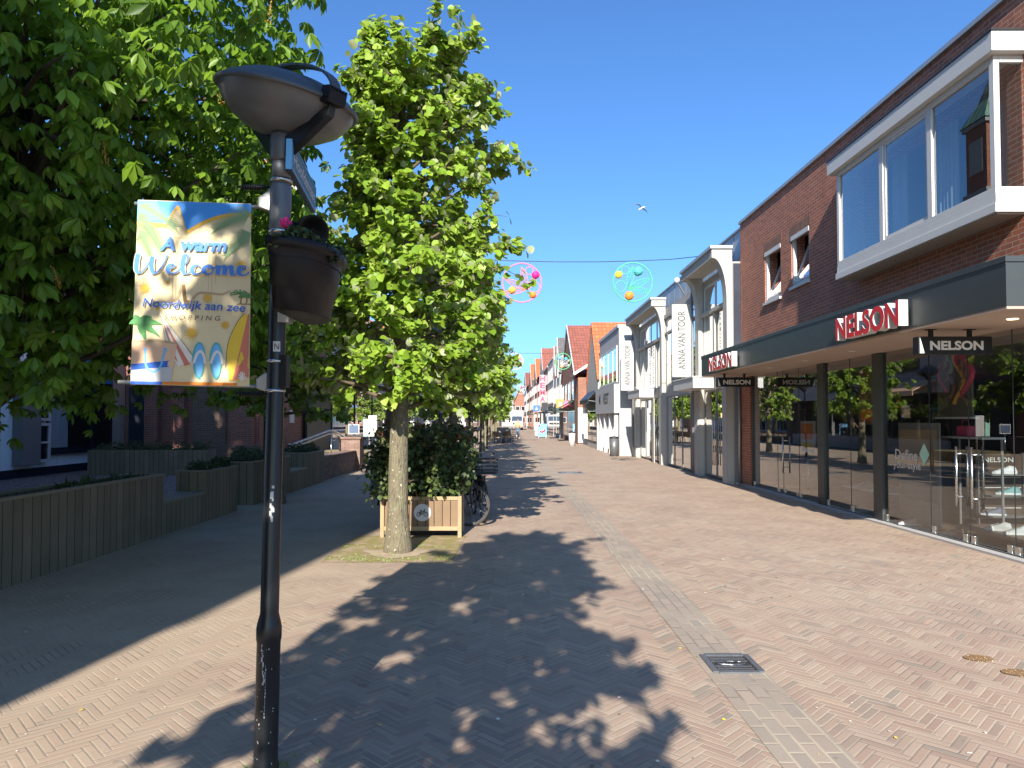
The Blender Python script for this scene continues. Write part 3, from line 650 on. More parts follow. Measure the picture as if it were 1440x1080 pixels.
def linden_leaves(tips, n, seed, size=(.085,.15)):
    g = np.random.default_rng(seed)
    A = np.array([t[0][:] for t in tips]); E = np.array([t[1][:] for t in tips]); O = np.array([t[2][:] for t in tips])
    wt = g.random(len(tips))**1.4+.15; wt /= wt.sum()
    i = g.choice(len(tips), n, p=wt); k = g.random((n, 1))**.7
    P = A[i]+(E[i]-A[i])*k+np.clip(g.normal(0, .04, (n, 3)), -.08, .08)
    out = O[i]; D = out*.55+g.normal(0, .55, (n, 3))+np.array([0, 0, -.55]); Z = out*.45+g.normal(0, .42, (n, 3))+np.array([0, -.15, .75])
    ct = g.random(len(tips))
    return P, D, Z, g.uniform(*size, n), np.clip(.25+.45*ct[i]+.35*g.normal(0, .5, n), 0, 1)
PROF = [(1.6,.6,.6),(1.9,1.5,1.15),(2.3,1.6,1.3),(2.8,1.4,1.3),(3.3,1.02,1.35),(3.8,.80,1.5),(4.3,.78,1.25),(4.9,.66,1.45),(5.4,.60,1.3),(5.9,.60,1.05),(6.3,.60,1.0),(6.6,.45,.75),(6.9,.18,.25),(7.4,.1,.1)]
def prof_front(z, th):
    zs = [p[0] for p in PROF]; l = np.interp(z, zs, [p[1] for p in PROF]); r = np.interp(z, zs, [p[2] for p in PROF])
    return float(l+(r-l)*(.5+.5*math.cos(th)))
def prof_gen(z, th):
    return float(np.interp(z, [1.6,2.0,2.6,3.6,5,6,6.6,7.2], [.6,1.3,1.45,1.5,1.35,1.0,.6,.15]))*(1+.13*math.sin(3*th+z))
def linden(name, label, base, H, prof, seed, n, leaf, group='linden trees in a row along the street', size=(.085,.15), detail=True, nl=50, twn=7, z_lo=1.78):
    t = thing(name, label, 'tree', base, group)
    a, b = MB(), MB(); tips = limb_tree(a, b, base, H, z_lo, prof, seed, nl, twn=twn)
    a.build('trunk', M['bark'], t); b.build('branches', M['limb_bark'], t)
    P, D, Z, S, T = linden_leaves(tips, n, seed, size)
    leaves_np('crown', P, D, Z, S, ROUND, ROUND_F, leaf, t, T)
    return t
T1 = linden('linden_tree', 'young linden nearest the viewer, standing in the mossy square before the wooden planter', (-1.43, 9.25, 0), 6.5, prof_front, 5, 24000, M['linden_leaf'], nl=92, twn=10, size=(.065,.125))
T2 = linden('linden_tree', 'second linden of the row, directly behind the wooden planter and bicycles', (-1.45, 18.7, 0), 6.9, prof_gen, 23, 23000, M['linden_far'], size=(.08,.14), nl=80, twn=9)
ROW = [(28.2, 'third linden of the row, past the bicycles'), (38.0, 'fourth linden of the row, before the terrace'), (48.0, 'linden with a sunlit bare trunk right beside the terrace chairs'), (57.5, 'linden just behind the terrace chairs'),
       (67.5, 'linden between the terrace and the far truck, nearer one'), (78, 'linden between the terrace and the far truck, farther one'), (90, 'linden level with the far truck, nearer one'), (104, 'small distant linden at the far end of the row')]
for i, (y, lb) in enumerate(ROW): dup(T2, (-1.5+.1*math.sin(i*2), y, 0), 1.7*i+.6, lb, (1,1,1+.05*math.sin(i)))
dup(T2, (-1.30, -1.45, 0), 2.2, 'linden standing behind the viewer whose shadow falls over the paving', (.75, .88, .98))
dup(T2, (-4.72, 14.6, 0), 4.0, 'linden left of the row, behind the lamp post and its flower tub', (.9, .9, .95))['group'] = 'single lindens on the left'
dup(T2, (-12.8, 7.6, 0), 1.1, 'tall linden out of view on the left, added to shade the church front', (2.0, 2.0, 2.05))['group'] = 'single lindens on the left'  # unseen tree added as an occluder between sun and church
# ---- chestnut
def chestnut():
    t = thing('chestnut_tree', 'big horse chestnut with drooping palmate leaves and flower candles overhanging the left planters', 'tree', (-6.35, 8.2, 0))
    a, b = MB(), MB(); rr = random.Random(9); g = np.random.default_rng(4)
    C = np.array([-4.95, 7.7, 4.75]); Rd = np.array([3.35, 3.0, 3.6])
    tr = [Vector((-6.35+.06*k, 8.2-.02*k, z)) for k, z in enumerate((-.05,.1,.8,1.6,2.4,3.4,4.6,6.0))]
    a.tube(tr, [.30,.26,.22,.21,.20,.17,.13,.07], 16); a.build('trunk', M['dark_bark'], t)
    # cluster centres on and inside the crown
    cl = []
    while len(cl) < 1150:
        d = g.normal(0, 1, 3); d /= np.linalg.norm(d); r = g.uniform(.80,1.02) if g.random() < .68 else g.uniform(.35,.8)
        lump = 1+.10*math.sin(d[0]*7+1)*math.sin(d[1]*6+2)+.08*math.sin(d[2]*9+d[0]*5)
        p = C+d*Rd*r*lump
        zb = (1.95 if p[1] < 6 and p[0] < -3.5 else np.interp(p[0], [-9,-5.5,-4.2,-3.6,-2.8,-1], [1.9,2.0,2.2,2.3,2.5,2.65]))+.12*math.sin(p[0]*9)
        if p[2] < zb or p[2] > 8.1 or p[1] < 4.3 or p[0] > -.28*p[1]-.22: continue
        cl.append(p)
    cl = np.array(cl)
    for i in range(0, len(cl), 9):   # boughs
        e = Vector(cl[i]); s = tr[3].lerp(tr[7], rr.uniform(0,.9)); m = s.lerp(e, .5)+UP*rr.uniform(.1,.5)
        b.tube([s, s.lerp(m,.5)+UP*.1, m, m.lerp(e,.6)+UP*.08, e], [.06,.045,.03,.018,.006], 6)
        for k in range(i+1, min(i+9, len(cl))):
            e2 = Vector(cl[k])
            if (e2-m).length < 1.6: b.tube([m, m.lerp(e2,.5)+UP*.06, e2], [.014,.009,.004], 4, caps=False)
    b.build('branches', M['dark_bark'], t)
    nper = 11; n = len(cl)*nper; base = np.repeat(cl, nper, 0); P = base+g.normal(0, .20, (n, 3))
    out = (base-C)/Rd; out /= np.linalg.norm(out, axis=1, keepdims=True)
    D = out*.55+g.normal(0, .38, (n, 3))+np.array([0, -.05, -.75]); Z = out*.8+g.normal(0, .3, (n, 3))+np.array([0, -.1, .55])
    V = []; F4 = []; F3 = []
    for q, az in enumerate((-2.2, -1.3, -.45, .45, 1.3, 2.2)):   # leaflets hang round the stalk like a half closed umbrella
        L = (.66, .88, 1.0, 1.0, .88, .66)[q]; h = Vector((math.sin(az), math.cos(az), 0)); sd = Vector((math.cos(az), -math.sin(az), 0)); o = len(V)
        for (l, w, z) in ((.03,0,0),(.36,-.10,.03),(.68,-.185,.03),(1.0,0,0),(.68,.185,.03),(.36,.10,.03),(.60,0,-.03)):
            u = l*L; p = h*(.72*u-.16*u*u)+Vector((0,0,-.42*u-.38*u*u))+sd*w*L+Vector((0,0,z))*L+h*z*.6*L; V.append(tuple(p))
        F4 += [(o, o+6, o+2, o+1), (o, o+5, o+4, o+6)]; F3 += [(o+6, o+3, o+2), (o+6, o+4, o+3)]
    D = g.normal(0, 1, (n, 3))*np.array([1,1,.12])+out*np.array([.6,.6,0]); Z = out*.50+g.normal(0, .28, (n, 3))+np.array([0, -.08, .9])
    T = np.clip(np.repeat(g.random(len(cl)), nper)*.6+g.normal(.2, .18, n), 0, 1)
    leaves_np('crown', P, D, Z, g.uniform(.115,.215,n), V, F4, M['chestnut_leaf'], t, T, F3)
    # spent flower candles
    sel = [p for p in cl if np.linalg.norm((p-C)/Rd) > .86 and p[1] < 7.2]; rr.shuffle(sel)
    for p in sel[:46]:
        b = MB(); p = Vector(p)+Vector((rr.uniform(-.1,.1), -.12, rr.uniform(0,.15))); ax = Vector((rr.gauss(0,.2), rr.gauss(-.2,.2), 1)).normalized(); L = rr.uniform(.13,.22)
        b.tube([p, p+ax*L], [.004,.002], 5)
        for k in range(34):
            u = rr.random(); d = Vector((rr.gauss(0,1), rr.gauss(0,1), 0)).normalized(); b.ball(p+ax*L*u+d*.022*(1.1-u), .0065, 4)
        b.build('flower_candle', M['candle'], t)
    return t
plain('candle', (.40,.24,.04), .7, var=.4, scale=40)
chestnut()
# ---- foliage mass for planters
def herb_patch(parent, x0, x1, y0, y1, z, h, n, slim=False, leaf='herb_leaf', name='herbs', lump=1.0):
    P = np.stack([rng.uniform(x0, x1, n), rng.uniform(y0, y1, n), np.zeros(n)], 1)
    hh = h*(.55+.45*np.sin(P[:, 0]*5/lump+P[:, 1]*3.1)*np.sin(P[:, 1]*4.3/lump+1))
    P[:, 2] = z+rng.random(n)*np.maximum(.02, hh)
    D = rnd(n)*(.35 if slim else .8)+np.array([0, 0, .9 if slim else .2])
    return leaves_np(name, P, D, rnd(n)+np.array([0, -.3, .6]), rng.uniform(.05,.14,n) if slim else rng.uniform(.02,.05,n), SLIM if slim else ROUND, [(0,1,2,3)] if slim else ROUND_F, M[leaf], parent, rng.random(n))
# ------------------------------------------------------------------ ground
def struct(name, mb, mat): return tag(mb.build(name, mat), kind='structure')
struct('ground', MB().quad((-400,-200,-.03),(400,-200,-.03),(400,900,-.03),(-400,900,-.03)), M['earth'])
struct('street', MB().quad((-6.5,-30,0),(14,-30,0),(14,400,0),(-6.5,400,0)), M['street_brick'])
struct('gutter_strip', MB().quad((1.40,-5,.004),(1.80,-5,.004),(1.35,60,.004),(.95,60,.004)), M['gutter_brick'])
struct('mossy_tree_square', MB().quad((-2.25,8.55,.004),(-.68,8.55,.004),(-.62,10.5,.004),(-2.25,10.5,.004)), M['moss_brick'])
struct('gravel_bed', MB().quad((-15.5,4,.008),(-5.5,4,.008),(-5.5,24,.008),(-15.5,24,.008)), M['pebble'])
mb = MB(); mb.add([(-1.43+.40*math.cos(a)*(1+.2*math.sin(5*a)), 9.16+.33*math.sin(a)*(1+.2*math.cos(4*a)), .009) for a in [2*math.pi*i/30 for i in range(30)]], [tuple(range(30))])
plain('tree_dirt', (.36,.28,.19), .95, var=.4, scale=9, bmp=.8)
struct('bare_soil', mb, M['tree_dirt'])
mb = MB(); mb.box(6.08,6.32,8.3,18.92,-.02,.03); struct('door_threshold', mb, M['grey_concrete'])
# litter on the paving: bits no one could count
mb = MB(); rr = random.Random(21)
for i in range(420):
    y = 3.2+rr.random()**2*26; x = rr.uniform(-5, 6); s = rr.uniform(.004,.017); a = rr.random()*6.3
    mb.add([(x+s*math.cos(a+q)*rr.uniform(.6,1.2), y+s*math.sin(a+q)*rr.uniform(.5,1.2), .006+rr.random()*.004) for q in (0,1.6,3.1,4.7)], [(0,1,2,3)], rr.choice((0,0,1,2)))
tag(mb.build('fallen_bits', [M['pale'], M['yellow'], M['brown']]), 'small pale and brown bits of blossom scattered over the paving', 'litter', kind='stuff')
mb = MB()
for i in range(190):   # weed tufts in the tree square and at the lamp foot
    if i < 150: x, y = rr.uniform(-2.2,-.65), rr.choice((8.62,8.7,9.6,9.0,8.85))+rr.uniform(-.08,.08)
    else: x, y = -1.15+rr.gauss(0,.12), 3.47+rr.gauss(0,.07)
    for k in range(4):
        a = rr.random()*6.3; h = rr.uniform(.008,.03); mb.add([(x-.004,y,.005),(x+.004,y,.005),(x+.02*math.cos(a),y+.02*math.sin(a),.005+h)], [(0,1,2)])
tag(mb.build('weeds', M['lime']), 'low weeds in the joints round the tree foot and the lamp foot', 'weeds', kind='stuff')
# drain grate in the gutter
def drain(loc, label, w=.31, d=.35):
    t = thing('drain_grate', label, 'drain', loc, 'iron drain covers in the street'); x, y, z = loc
    b = MB()
    for s in (-1,1): b.box(x+s*w/2-.02, x+s*w/2+.02, y-d/2, y+d/2, -.02, .016); b.box(x-w/2+.02, x+w/2-.02, y+s*d/2-.02, y+s*d/2+.02, -.02, .016)
    b.build('frame', M['worn_grey'], t)
    b = MB(); b.box(x-w/2+.02, x+w/2-.02, y-d/2+.02, y+d/2-.02, -.02, .005)
    b.build('recess', M['shop_dark'], t)
    b = MB()
    for i in range(3):
        for sgn in (-1, 1): b.box(x-w/2+.03, x+w/2-.03, y+sgn*(.05+.05*i)-.009, y+sgn*(.05+.05*i)+.009, .0055, .012+.0*i)
    b.tube([(x+.10*math.cos(a), y+.035*math.sin(a), .011) for a in [2*math.pi*i/16 for i in range(16)]], .006, 6, closed=True)
    b.tube([(x+.05*math.cos(a), y+.10*math.sin(a)*.4, .0125) for a in [2*math.pi*i/16 for i in range(16)]], .006, 6, closed=True)
    b.build('grate', M['chain_metal'], t)
    return t
D1 = drain((1.55,5.0,0), 'near iron drain cover set in the grey gutter strip')
dup(D1, (2.0,23.0,0), 0, 'far dark iron cover in the middle of the street', (2.2,2.2,1))
def rusty(x, y, label):
    b = MB(); b.add([(x+.10*math.cos(a), y+.07*math.sin(a), .007) for a in [2*math.pi*i/18 for i in range(18)]], [tuple(range(18))])
    for i in range(60): 
        a = rr.random()*6.3; q = rr.random()**.5; b.ball((x+.09*q*math.cos(a), y+.08*q*math.sin(a), .004), rr.uniform(.004,.008), 4, m=(i % 5 == 0)*1)
    tag(b.build('ground_cap', [M['brown'], M['tan']]), label, 'ground cap', 'rusty round caps in the paving')
rusty(3.35,5.12,'rusty round cap in the paving on the right, left one of two'); rusty(3.42,4.83,'rusty round cap in the paving on the right, nearer right one of two')
# ------------------------------------------------------------------ wooden planters with benches (left)
def planter(name, label, segs, x0, x1, mat='planter_wood', cap=True, group=None):
    """segs: (y0, y1, z, kind) along the kerb line, kind 'bed' or 'seat'"""
    t = thing(name, label, 'planter', ((x0+x1)/2, segs[0][0], 0), group)
    for (y0, y1, z, k) in segs:
        if k == 'seat':
            b = MB(); b.box(x0, x1, y0, y1, 0, z-.05); b.build('front', M[mat], t)
            b = MB(); w = (x1-x0-.004)/3
            for i in range(3): b.box(x0-.0+i*(w+.002), x0+i*(w+.002)+w, y0+.003, y1-.003, z-.048, z)
            b.build('seat', M['board_top'], t, bevel=.006)
        else:
            T = .035; b = MB(); b.box(x1-T, x1, y0, y1, 0, z); b.box(x0, x0+T, y0, y1, 0, z); b.box(x0+T, x1-T, y0, y0+T, 0, z); b.box(x0+T, x1-T, y1-T, y1, 0, z); b.build('boards', M[mat], t)
            b = MB(); b.box(x1-.06, x1+.012, y0-.006, y1+.006, z+.001, z+.034); b.box(x0-.012, x0+.06, y0-.006, y1+.006, z+.001, z+.034); b.box(x0+.061, x1-.061, y0-.006, y0+.05, z+.001, z+.034); b.box(x0+.061, x1-.061, y1-.05, y1+.006, z+.001, z+.034)
            b.build('rim', M['board_top'], t, bevel=.004)
            b = MB(); b.box(x0+T+.002, x1-T-.002, y0+T+.002, y1-T-.002, z-.2, z-.05); b.build('soil', M['soil'], t)
    return t
p1 = planter('wooden_planter', 'long grey plank planter nearest the viewer on the left, with a bench seat cut in', [(3.6,10.56,.88,'bed'),(10.563,12.05,.50,'seat'),(12.053,13.4,.82,'bed')], -5.62, -5.10, group='plank planters with bench seats')
herb_patch(p1, -5.52,-5.2,8.6,10.4,.82,.11,160,True,name='grass_tufts'); herb_patch(p1, -5.52,-5.2,3.8,10.4,.80,.05,500,name='sprouts'); herb_patch(p1, -5.5,-5.16,12.1,13.35,.80,.22,2600,name='lavender')
p2 = planter('wooden_planter', 'second plank planter behind the lamp post, with a small bench notch beside the brick wall', [(14.3,16.7,.84,'bed'),(16.703,18.2,.5,'seat'),(18.203,19.8,.84,'bed')], -5.85, -5.12, group='plank planters with bench seats')
herb_patch(p2, -5.8,-5.2,14.35,16.6,.82,.3,2800,name='lavender'); herb_patch(p2, -5.8,-5.2,18.3,19.7,.82,.3,2200,name='lavender')
def planter_x(name, label, x0, x1, y0, y1, z):
    t = thing(name, label, 'planter', ((x0+x1)/2, y0, 0), 'plank planters before the church')
    T = .035; b = MB(); b.box(x0, x1, y0, y0+T, 0, z); b.box(x0, x1, y1-T, y1, 0, z); b.box(x0, x0+T, y0+T, y1-T, 0, z); b.box(x1-T, x1, y0+T, y1-T, 0, z); b.build('boards', M['planter_wood'], t)
    b = MB(); b.box(x0+T, x1-T, y0+T, y1-T, z-.2, z-.03); b.build('soil', M['soil'], t)
    herb_patch(t, x0+.05, x1-.05, y0+.05, y1-.05, z-.02, .34, 3000, name='lavender'); return t
planter_x('wooden_planter', 'low plank planter with dark herbs right in front of the church wall', -13.0,-9.35,22.0,22.8,.78)
planter_x('wooden_planter', 'short plank planter half hidden behind the lamp post near the church corner', -8.35,-7.4,21.2,22.0,.62)
# ------------------------------------------------------------------ linden planter box with hedge and bicycles
def bike_mark(o, r, mats, parent):
    b = MB(); n = 36; x, y, z = o
    b.add([(x, y, z)]+[(x+r*math.cos(2*math.pi*i/n), y, z+r*math.sin(2*math.pi*i/n)) for i in range(n)], [(0, i+1, (i+1) % n+1) for i in range(n)], 0)
    s = r*.95; yy = y-.004
    for cx in (-.42, .42): b.tube([(x+cx*s+.24*s*math.cos(a), yy, z-.2*s+.24*s*math.sin(a)) for a in [2*math.pi*i/22 for i in range(22)]], .005, 5, 1, closed=True)
    L = [((-.42,-.2),(-.15,.18)),((-.15,.18),(.22,.18)),((-.42,-.2),(-.02,-.2)),((-.02,-.2),(-.2,.3)),((-.02,-.2),(.25,.2)),((.42,-.2),(.2,.36)),((.2,.36),(.34,.42)),((-.3,.32),(-.1,.32))]
    for p, q in L: b.tube([(x+p[0]*s, yy, z+p[1]*s), (x+q[0]*s, yy, z+q[1]*s)], .005, 5, 1)
    b.build('bicycle_mark', mats, parent)
def hedge_box(loc, label, mark=True, n=5200):
    x0, x1, y0, y1 = loc[0]-.59, loc[0]+.59, loc[1], loc[1]+.62
    t = thing('hedge_planter', label, 'planter', loc, 'timber planters with clipped hedges')
    for x in (x0, x1-.055):
        for y in (y0, y1-.055):
            b = MB(); b.box(x, x+.055, y, y+.055, 0, .60); b.build('post', M['pale_timber'], t, bevel=.004)
    b = MB()
    for y in (y0+.008, y1-.053):
        b.box(x0+.056, x1-.056, y, y+.045, .54, .592); b.box(x0+.056, x1-.056, y, y+.045, .10, .16)
    b.build('rail', M['pale_timber'], t, bevel=.003)
    b = MB(); b.box(x0+.056, x1-.056, y0+.02, y0+.04, .161, .539); b.box(x0+.056, x1-.056, y1-.04, y1-.02, .161, .539); b.box(x0+.02, x0+.04, y0+.056, y1-.056, .10, .592); b.box(x1-.04, x1-.02, y0+.056, y1-.056, .10, .592); b.build('boards', M['box_wood'], t)
    b = MB(); b.box(x0+.06, x1-.06, y0+.06, y1-.06, .3, .55); b.build('soil', M['soil'], t)
    if mark: bike_mark((loc[0]+.02, y0+.016, .36), .125, [M['white_paint'], M['ink']], t)
    g = np.random.default_rng(int(loc[1]*10)); cl = np.stack([g.uniform(x0-.15,x1+.06,150), g.uniform(y0-.05,y1+.1,150), g.uniform(.62,1.54,150)], 1)
    i = g.integers(0, 150, n); P = cl[i]+g.normal(0, .085, (n, 3)); out = (P-np.array([loc[0], (y0+y1)/2, 1.0]))
    lw = g.random(150)
    leaves_np('hedge', P, out*.6+g.normal(0,.7,(n,3)), out+g.normal(0,.5,(n,3))+np.array([0,-.2,.5]), g.uniform(.04,.085,n), ROUND, ROUND_F, M['hedge_leaf'], t, np.clip(lw[i]*.7+.25*g.random(n)+.35*(P[:, 2] > 1.42), 0, 1))
    b = MB(); rr = random.Random(2)
    for k in range(34):
        x, y = rr.uniform(x0+.1,x1-.1), rr.uniform(y0+.1,y1-.1); e = cl[rr.randrange(150)]; b.tube([(x,y,.5), (x*.6+e[0]*.4, y*.6+e[1]*.4, .85), tuple(e)], [.010,.007,.003], 5)
    b.build('stems', M['limb_bark'], t)
    b = MB(); Ps = []
    for k in range(22):   # loose shoots
        p = Vector(cl[rr.randrange(150)]); p.z = rr.uniform(.75,1.5); d = Vector((rr.gauss(-.1,.7), rr.gauss(-.3,.5), rr.uniform(.1,1.0))).normalized(); q = p+d*rr.uniform(.2,.36); b.tube([p, p.lerp(q,.5)+UP*.02, q], [.004,.003,.0015], 4)
        for j in range(9): Ps.append(p.lerp(q, .25+.75*j/8)+Vector((rr.gauss(0,.015), rr.gauss(0,.015), rr.gauss(0,.015))))
    b.build('shoots', M['limb_bark'], t); Ps = np.array([tuple(p) for p in Ps]); m_ = len(Ps)
    leaves_np('shoot_leaves', Ps, g.normal(0,1,(m_,3)), g.normal(0,.6,(m_,3))+np.array([0,-.3,.7]), g.uniform(.035,.07,m_), ROUND, ROUND_F, M['hedge_leaf'], t, g.uniform(.4,1,m_))
    return t
hedge_box((-1.27,10.35,0), 'timber planter with a bicycle sign and a dark hedge, right behind the nearest linden')
hedge_box((-1.42,13.0,0), 'timber planter with a dark hedge behind the parked bicycles', False)
def bicycle(label, loc, rz, colr, group='bicycles parked by the hedge', extras=True, steer=0, basket=False):
    """built along +x at the origin then moved: rear wheel at x=-.52, front at x=.52"""
    t = thing('bicycle', label, 'bicycle', (0,0,0), group)
    def wheel(x, name, ang=0):
        b = MB(); c, s = math.cos(ang), math.sin(ang); P = lambda a, r: (x+r*math.cos(a)*c, r*math.cos(a)*s, .345+r*math.sin(a))
        b.tube([P(2*math.pi*i/40, .325) for i in range(40)], .019, 8, closed=True); w = b.build(name, M['tyre'], t)
        b = MB(); b.tube([P(2*math.pi*i/40, .300) for i in range(40)], .010, 6, closed=True)
        for i in range(18): b.tube([P(2*math.pi*i/18, .02), P(2*math.pi*i/18+.25*(-1)**i, .295)], .0014, 4, caps=False)
        b.build('rim', M['chain_metal'], w); b = MB(); b.tube([(x-.03*s, -.035*c, .345), (x+.03*s, .035*c, .345)], .018, 10); b.build('hub', M['steel'], w)
    wheel(-.53, 'wheel'); wheel(.55, 'wheel', steer)
    b = MB(); A, B, Cc, D, E = (-.53,0,.345), (-.08,0,.30), (-.24,0,.78), (.36,0,.86), (.55,0,.345)
    for p, q, r in ((A,B,.009),(A,(-.22,0,.72),.008),(B,Cc,.016),(B,(.33,0,.66),.018),(D,(.42,0,.66),.018),((-.20,0,.62),(.35,0,.74),.015)): b.tube([p, q], r, 8)
    b.build('frame', colr, t)
    b = MB(); b.tube([(.42,0,.66),(.47,0,.52),(.55,-.045,.345)], .010, 6); b.tube([(.42,0,.66),(.47,0,.52),(.55,.045,.345)], .010, 6); b.build('fork', colr, t)
    b = MB(); b.tube([(.36,0,.86),(.35,0,1.02)], .012, 8); b.tube([(.20,-.29,1.03),(.30,-.25,1.06),(.36,-.10,1.05),(.36,.10,1.05),(.30,.25,1.06),(.20,.29,1.03)], .011, 8); hb = b.build('handlebar', M['chain_metal'], t)
    for s in (-1,1): b = MB(); b.tube([(.12,s*.31,1.015),(.21,s*.29,1.03)], .017, 8); b.build('grip', M['rubber'], hb)
    b = MB(); b.tube([Cc, (-.27,0,.93)], .012, 8); b.ball((-.29,0,.96), .12, 12, 0, (1.05,.75,.35)); b.build('saddle', M['rubber'], t)
    b = MB(); b.lathe([(.0,-.006),(.085,-.005),(.09,0),(.085,.005),(0,.006)], (-.08,-.04,.30), 20, axis=(0,1,0)); cr = b.build('crankset', M['chain_metal'], t)
    for s in (-1,1): b = MB(); b.tube([(-.08,s*.06,.30),(-.08+s*.15,s*.07,.30-.06)], .009, 6); b.box(-.08+s*.15-.04,-.08+s*.15+.04,min(s*.08,s*.16),max(s*.08,s*.16),.225,.25); b.build('pedal', M['rubber'], cr)
    b = MB(); b.tube([(-.53,0,.345)]+[(-.53+.37*math.cos(a), 0, .345+.37*math.sin(a)) for a in [math.pi*(.25+.75*i/12) for i in range(13)]][1:], .016, 6); b.build('mudguard', colr, t)
    b = MB(); b.box(-.78,-.34,-.07,.07,.715,.735); b.bar((-.72,.05,.72),(-.53,.05,.36),.012); b.bar((-.72,-.05,.72),(-.53,-.05,.36),.012); b.build('rack', M['rubber'], t)
    b = MB(); b.tube([(-.10,-.05,.28),(-.16,-.14,.02)], .009, 6); b.build('kickstand', M['steel'], t)
    b = MB(); b.lathe([(.0,-.03),(.03,-.02),(.036,.02),(0,.022)], (.42,0,.80), 12, axis=(1,0,0)); b.build('headlight', M['silver'], t)
    if basket:
        b = MB(); b.box(.42,.72,-.18,.18,.82,.84)
        for z in (.88,.94,1.0,1.06): b.tube([(.41,-.19,z),(.73,-.19,z),(.73,.19,z),(.41,.19,z)], .008, 5, closed=True)
        for x in (.41,.51,.62,.73):
            for y in (-.19,.19): b.tube([(x,y,.83),(x,y,1.06)], .006, 5)
        b.build('basket', M['rubber'], t)
    if extras:
        for s in (-1,1): b = MB(); b.box(-.80,-.38,min(s*.08,s*.20),max(s*.08,s*.20),.36,.72); b.build('pannier', M['black_plastic'], t, bevel=.03)
    t.location = loc; t.rotation_euler = (0,0,rz); return t
bicycle('black city bicycle parked crosswise behind the timber planter, wheels sticking out on both sides', (-1.18,11.42,0), R(4), M['black_paint'], steer=R(-14))
bicycle('black bicycle with a wire basket and bags, second one behind the timber planter', (-.52,12.35,0), R(-78), M['black_paint'], basket=True)
bicycle('grey bicycle at the far side of the second hedge', (-.62,14.7,0), R(-84), M['mid_grey'], extras=False)
# ------------------------------------------------------------------ brick wall, ramp rail
t = thing('brick_wall', 'low brown brick garden wall with a square end pier beside the ramp', 'wall', (-5.3,22,0))
b = MB(); b.box(-5.55,-5.2,19.9,24.2,0,.62); b.build('wall', M['wall_brick'], t)
b = MB(); b.box(-5.58,-5.17,19.88,24.19,.621,.68); b.build('coping', M['wall_brick'], t, bevel=.006)
b = MB(); b.box(-5.75,-5.05,24.2,24.9,0,1.06); pr = b.build('pier', M['wall_brick'], t); b = MB(); b.box(-5.79,-5.01,24.16,24.94,1.061,1.13); b.build('cap', M['wall_brick'], pr, bevel=.006)
struct('ramp', MB().box(-8.2,-5.6,21.0,31.0,.0,.42), M['moss_brick'])
t = thing('hand_rail', 'bent steel hand rail of the ramp above the low brick wall', 'hand rail', (-5.9,22,0))
b = MB()
for dz in (0,-.1): b.tube([(-6.35,20.6,1.0+dz),(-6.3,20.8,1.0+dz),(-5.85,23.2,1.36+dz),(-5.8,23.6,1.36+dz),(-5.75,25.4,1.06+dz),(-5.74,25.6,1.02+dz)], .028, 10)
b.build('rail', M['steel'], t)
for p in ((-6.2,21.3,1.06),(-5.82,23.4,1.34),(-5.76,25.0,1.12)): b = MB(); b.cyl((p[0],p[1],.0), p, .022, n=10); b.build('post', M['steel'], t)
# ------------------------------------------------------------------ building helpers
def holes_x(mb, x0, x1, y0, y1, z0, z1, holes, m=0):
    ys = sorted({y0, y1, *[h[0] for h in holes], *[h[1] for h in holes]}); zs = sorted({z0, z1, *[h[2] for h in holes], *[h[3] for h in holes]})
    for a, b in zip(ys, ys[1:]):
        run = None
        for c, d in list(zip(zs, zs[1:]))+[(None, None)]:
            solid = c is not None and not any(h[0] <= a and b <= h[1] and h[2] <= c and d <= h[3] for h in holes)
            if solid: run = [run[0] if run else c, d]
            elif run: mb.box(x0, x1, a, b, run[0], run[1], m); run = None
    return mb
def pane_x(name, x, y0, y1, z0, z1, mat, parent): return MB().quad((x,y0,z0),(x,y1,z0),(x,y1,z1),(x,y0,z1)).build(name, mat, parent)
def pane_y(name, y, x0, x1, z0, z1, mat, parent): return MB().quad((x0,y,z0),(x1,y,z0),(x1,y,z1),(x0,y,z1)).build(name, mat, parent)
def frame_x(mb, x0, x1, y0, y1, z0, z1, w, m=0):   # ring of four bars, butted
    mb.box(x0,x1,y0,y1,z0,z0+w,m); mb.box(x0,x1,y0,y1,z1-w,z1,m); mb.box(x0,x1,y0,y0+w,z0+w,z1-w,m); mb.box(x0,x1,y1-w,y1,z0+w,z1-w,m)
def frame_y(mb, y0, y1, x0, x1, z0, z1, w, m=0):
    mb.box(x0,x1,y0,y1,z0,z0+w,m); mb.box(x0,x1,y0,y1,z1-w,z1,m); mb.box(x0,x0+w,y0,y1,z0+w,z1-w,m); mb.box(x1-w,x1,y0,y1,z0+w,z1-w,m)
LX, LT = (0,-1,0), (0,1,0)     # reading direction on faces that look to -x and +x
# ------------------------------------------------------------------ shoe shop (right, nearest)
S = thing('shop_building', 'red brick shop with a white bay window above its dark glazed shoe shop front', 'building', (8,13,0))
GX, BX, CX = 6.25, 6.20, 5.05; Y0, Y1 = 7.55, 18.9
W1, W2, BAY = (16.1,17.1,4.52,5.74), (14.57,15.5,4.60,5.72), (8.75,12.3,4.40,6.02)
b = MB(); holes_x(b, BX, BX+.3, Y0, Y1, 2.9, 6.93, [W1, W2, BAY]); b.box(BX+.3, 15, Y0, Y0+.3, 2.9, 6.93); b.box(BX+.3, 15, Y1-.3, Y1, 0, 6.93); b.box(BX-.02, BX+.28, 18.22, 18.895, 0, 2.9); b.box(14.7,15,Y0+.3,Y1-.3,0,6.93)
b.build('wall', M['red_brick'], S)
b = MB(); b.box(BX-.045, BX+.35, Y0-.04, Y1+.02, 6.931, 7.0); b.box(BX+.35, 15.1, Y0-.04, Y0+.35, 6.931, 7.0); b.build('roof_edge', M['zinc'], S)
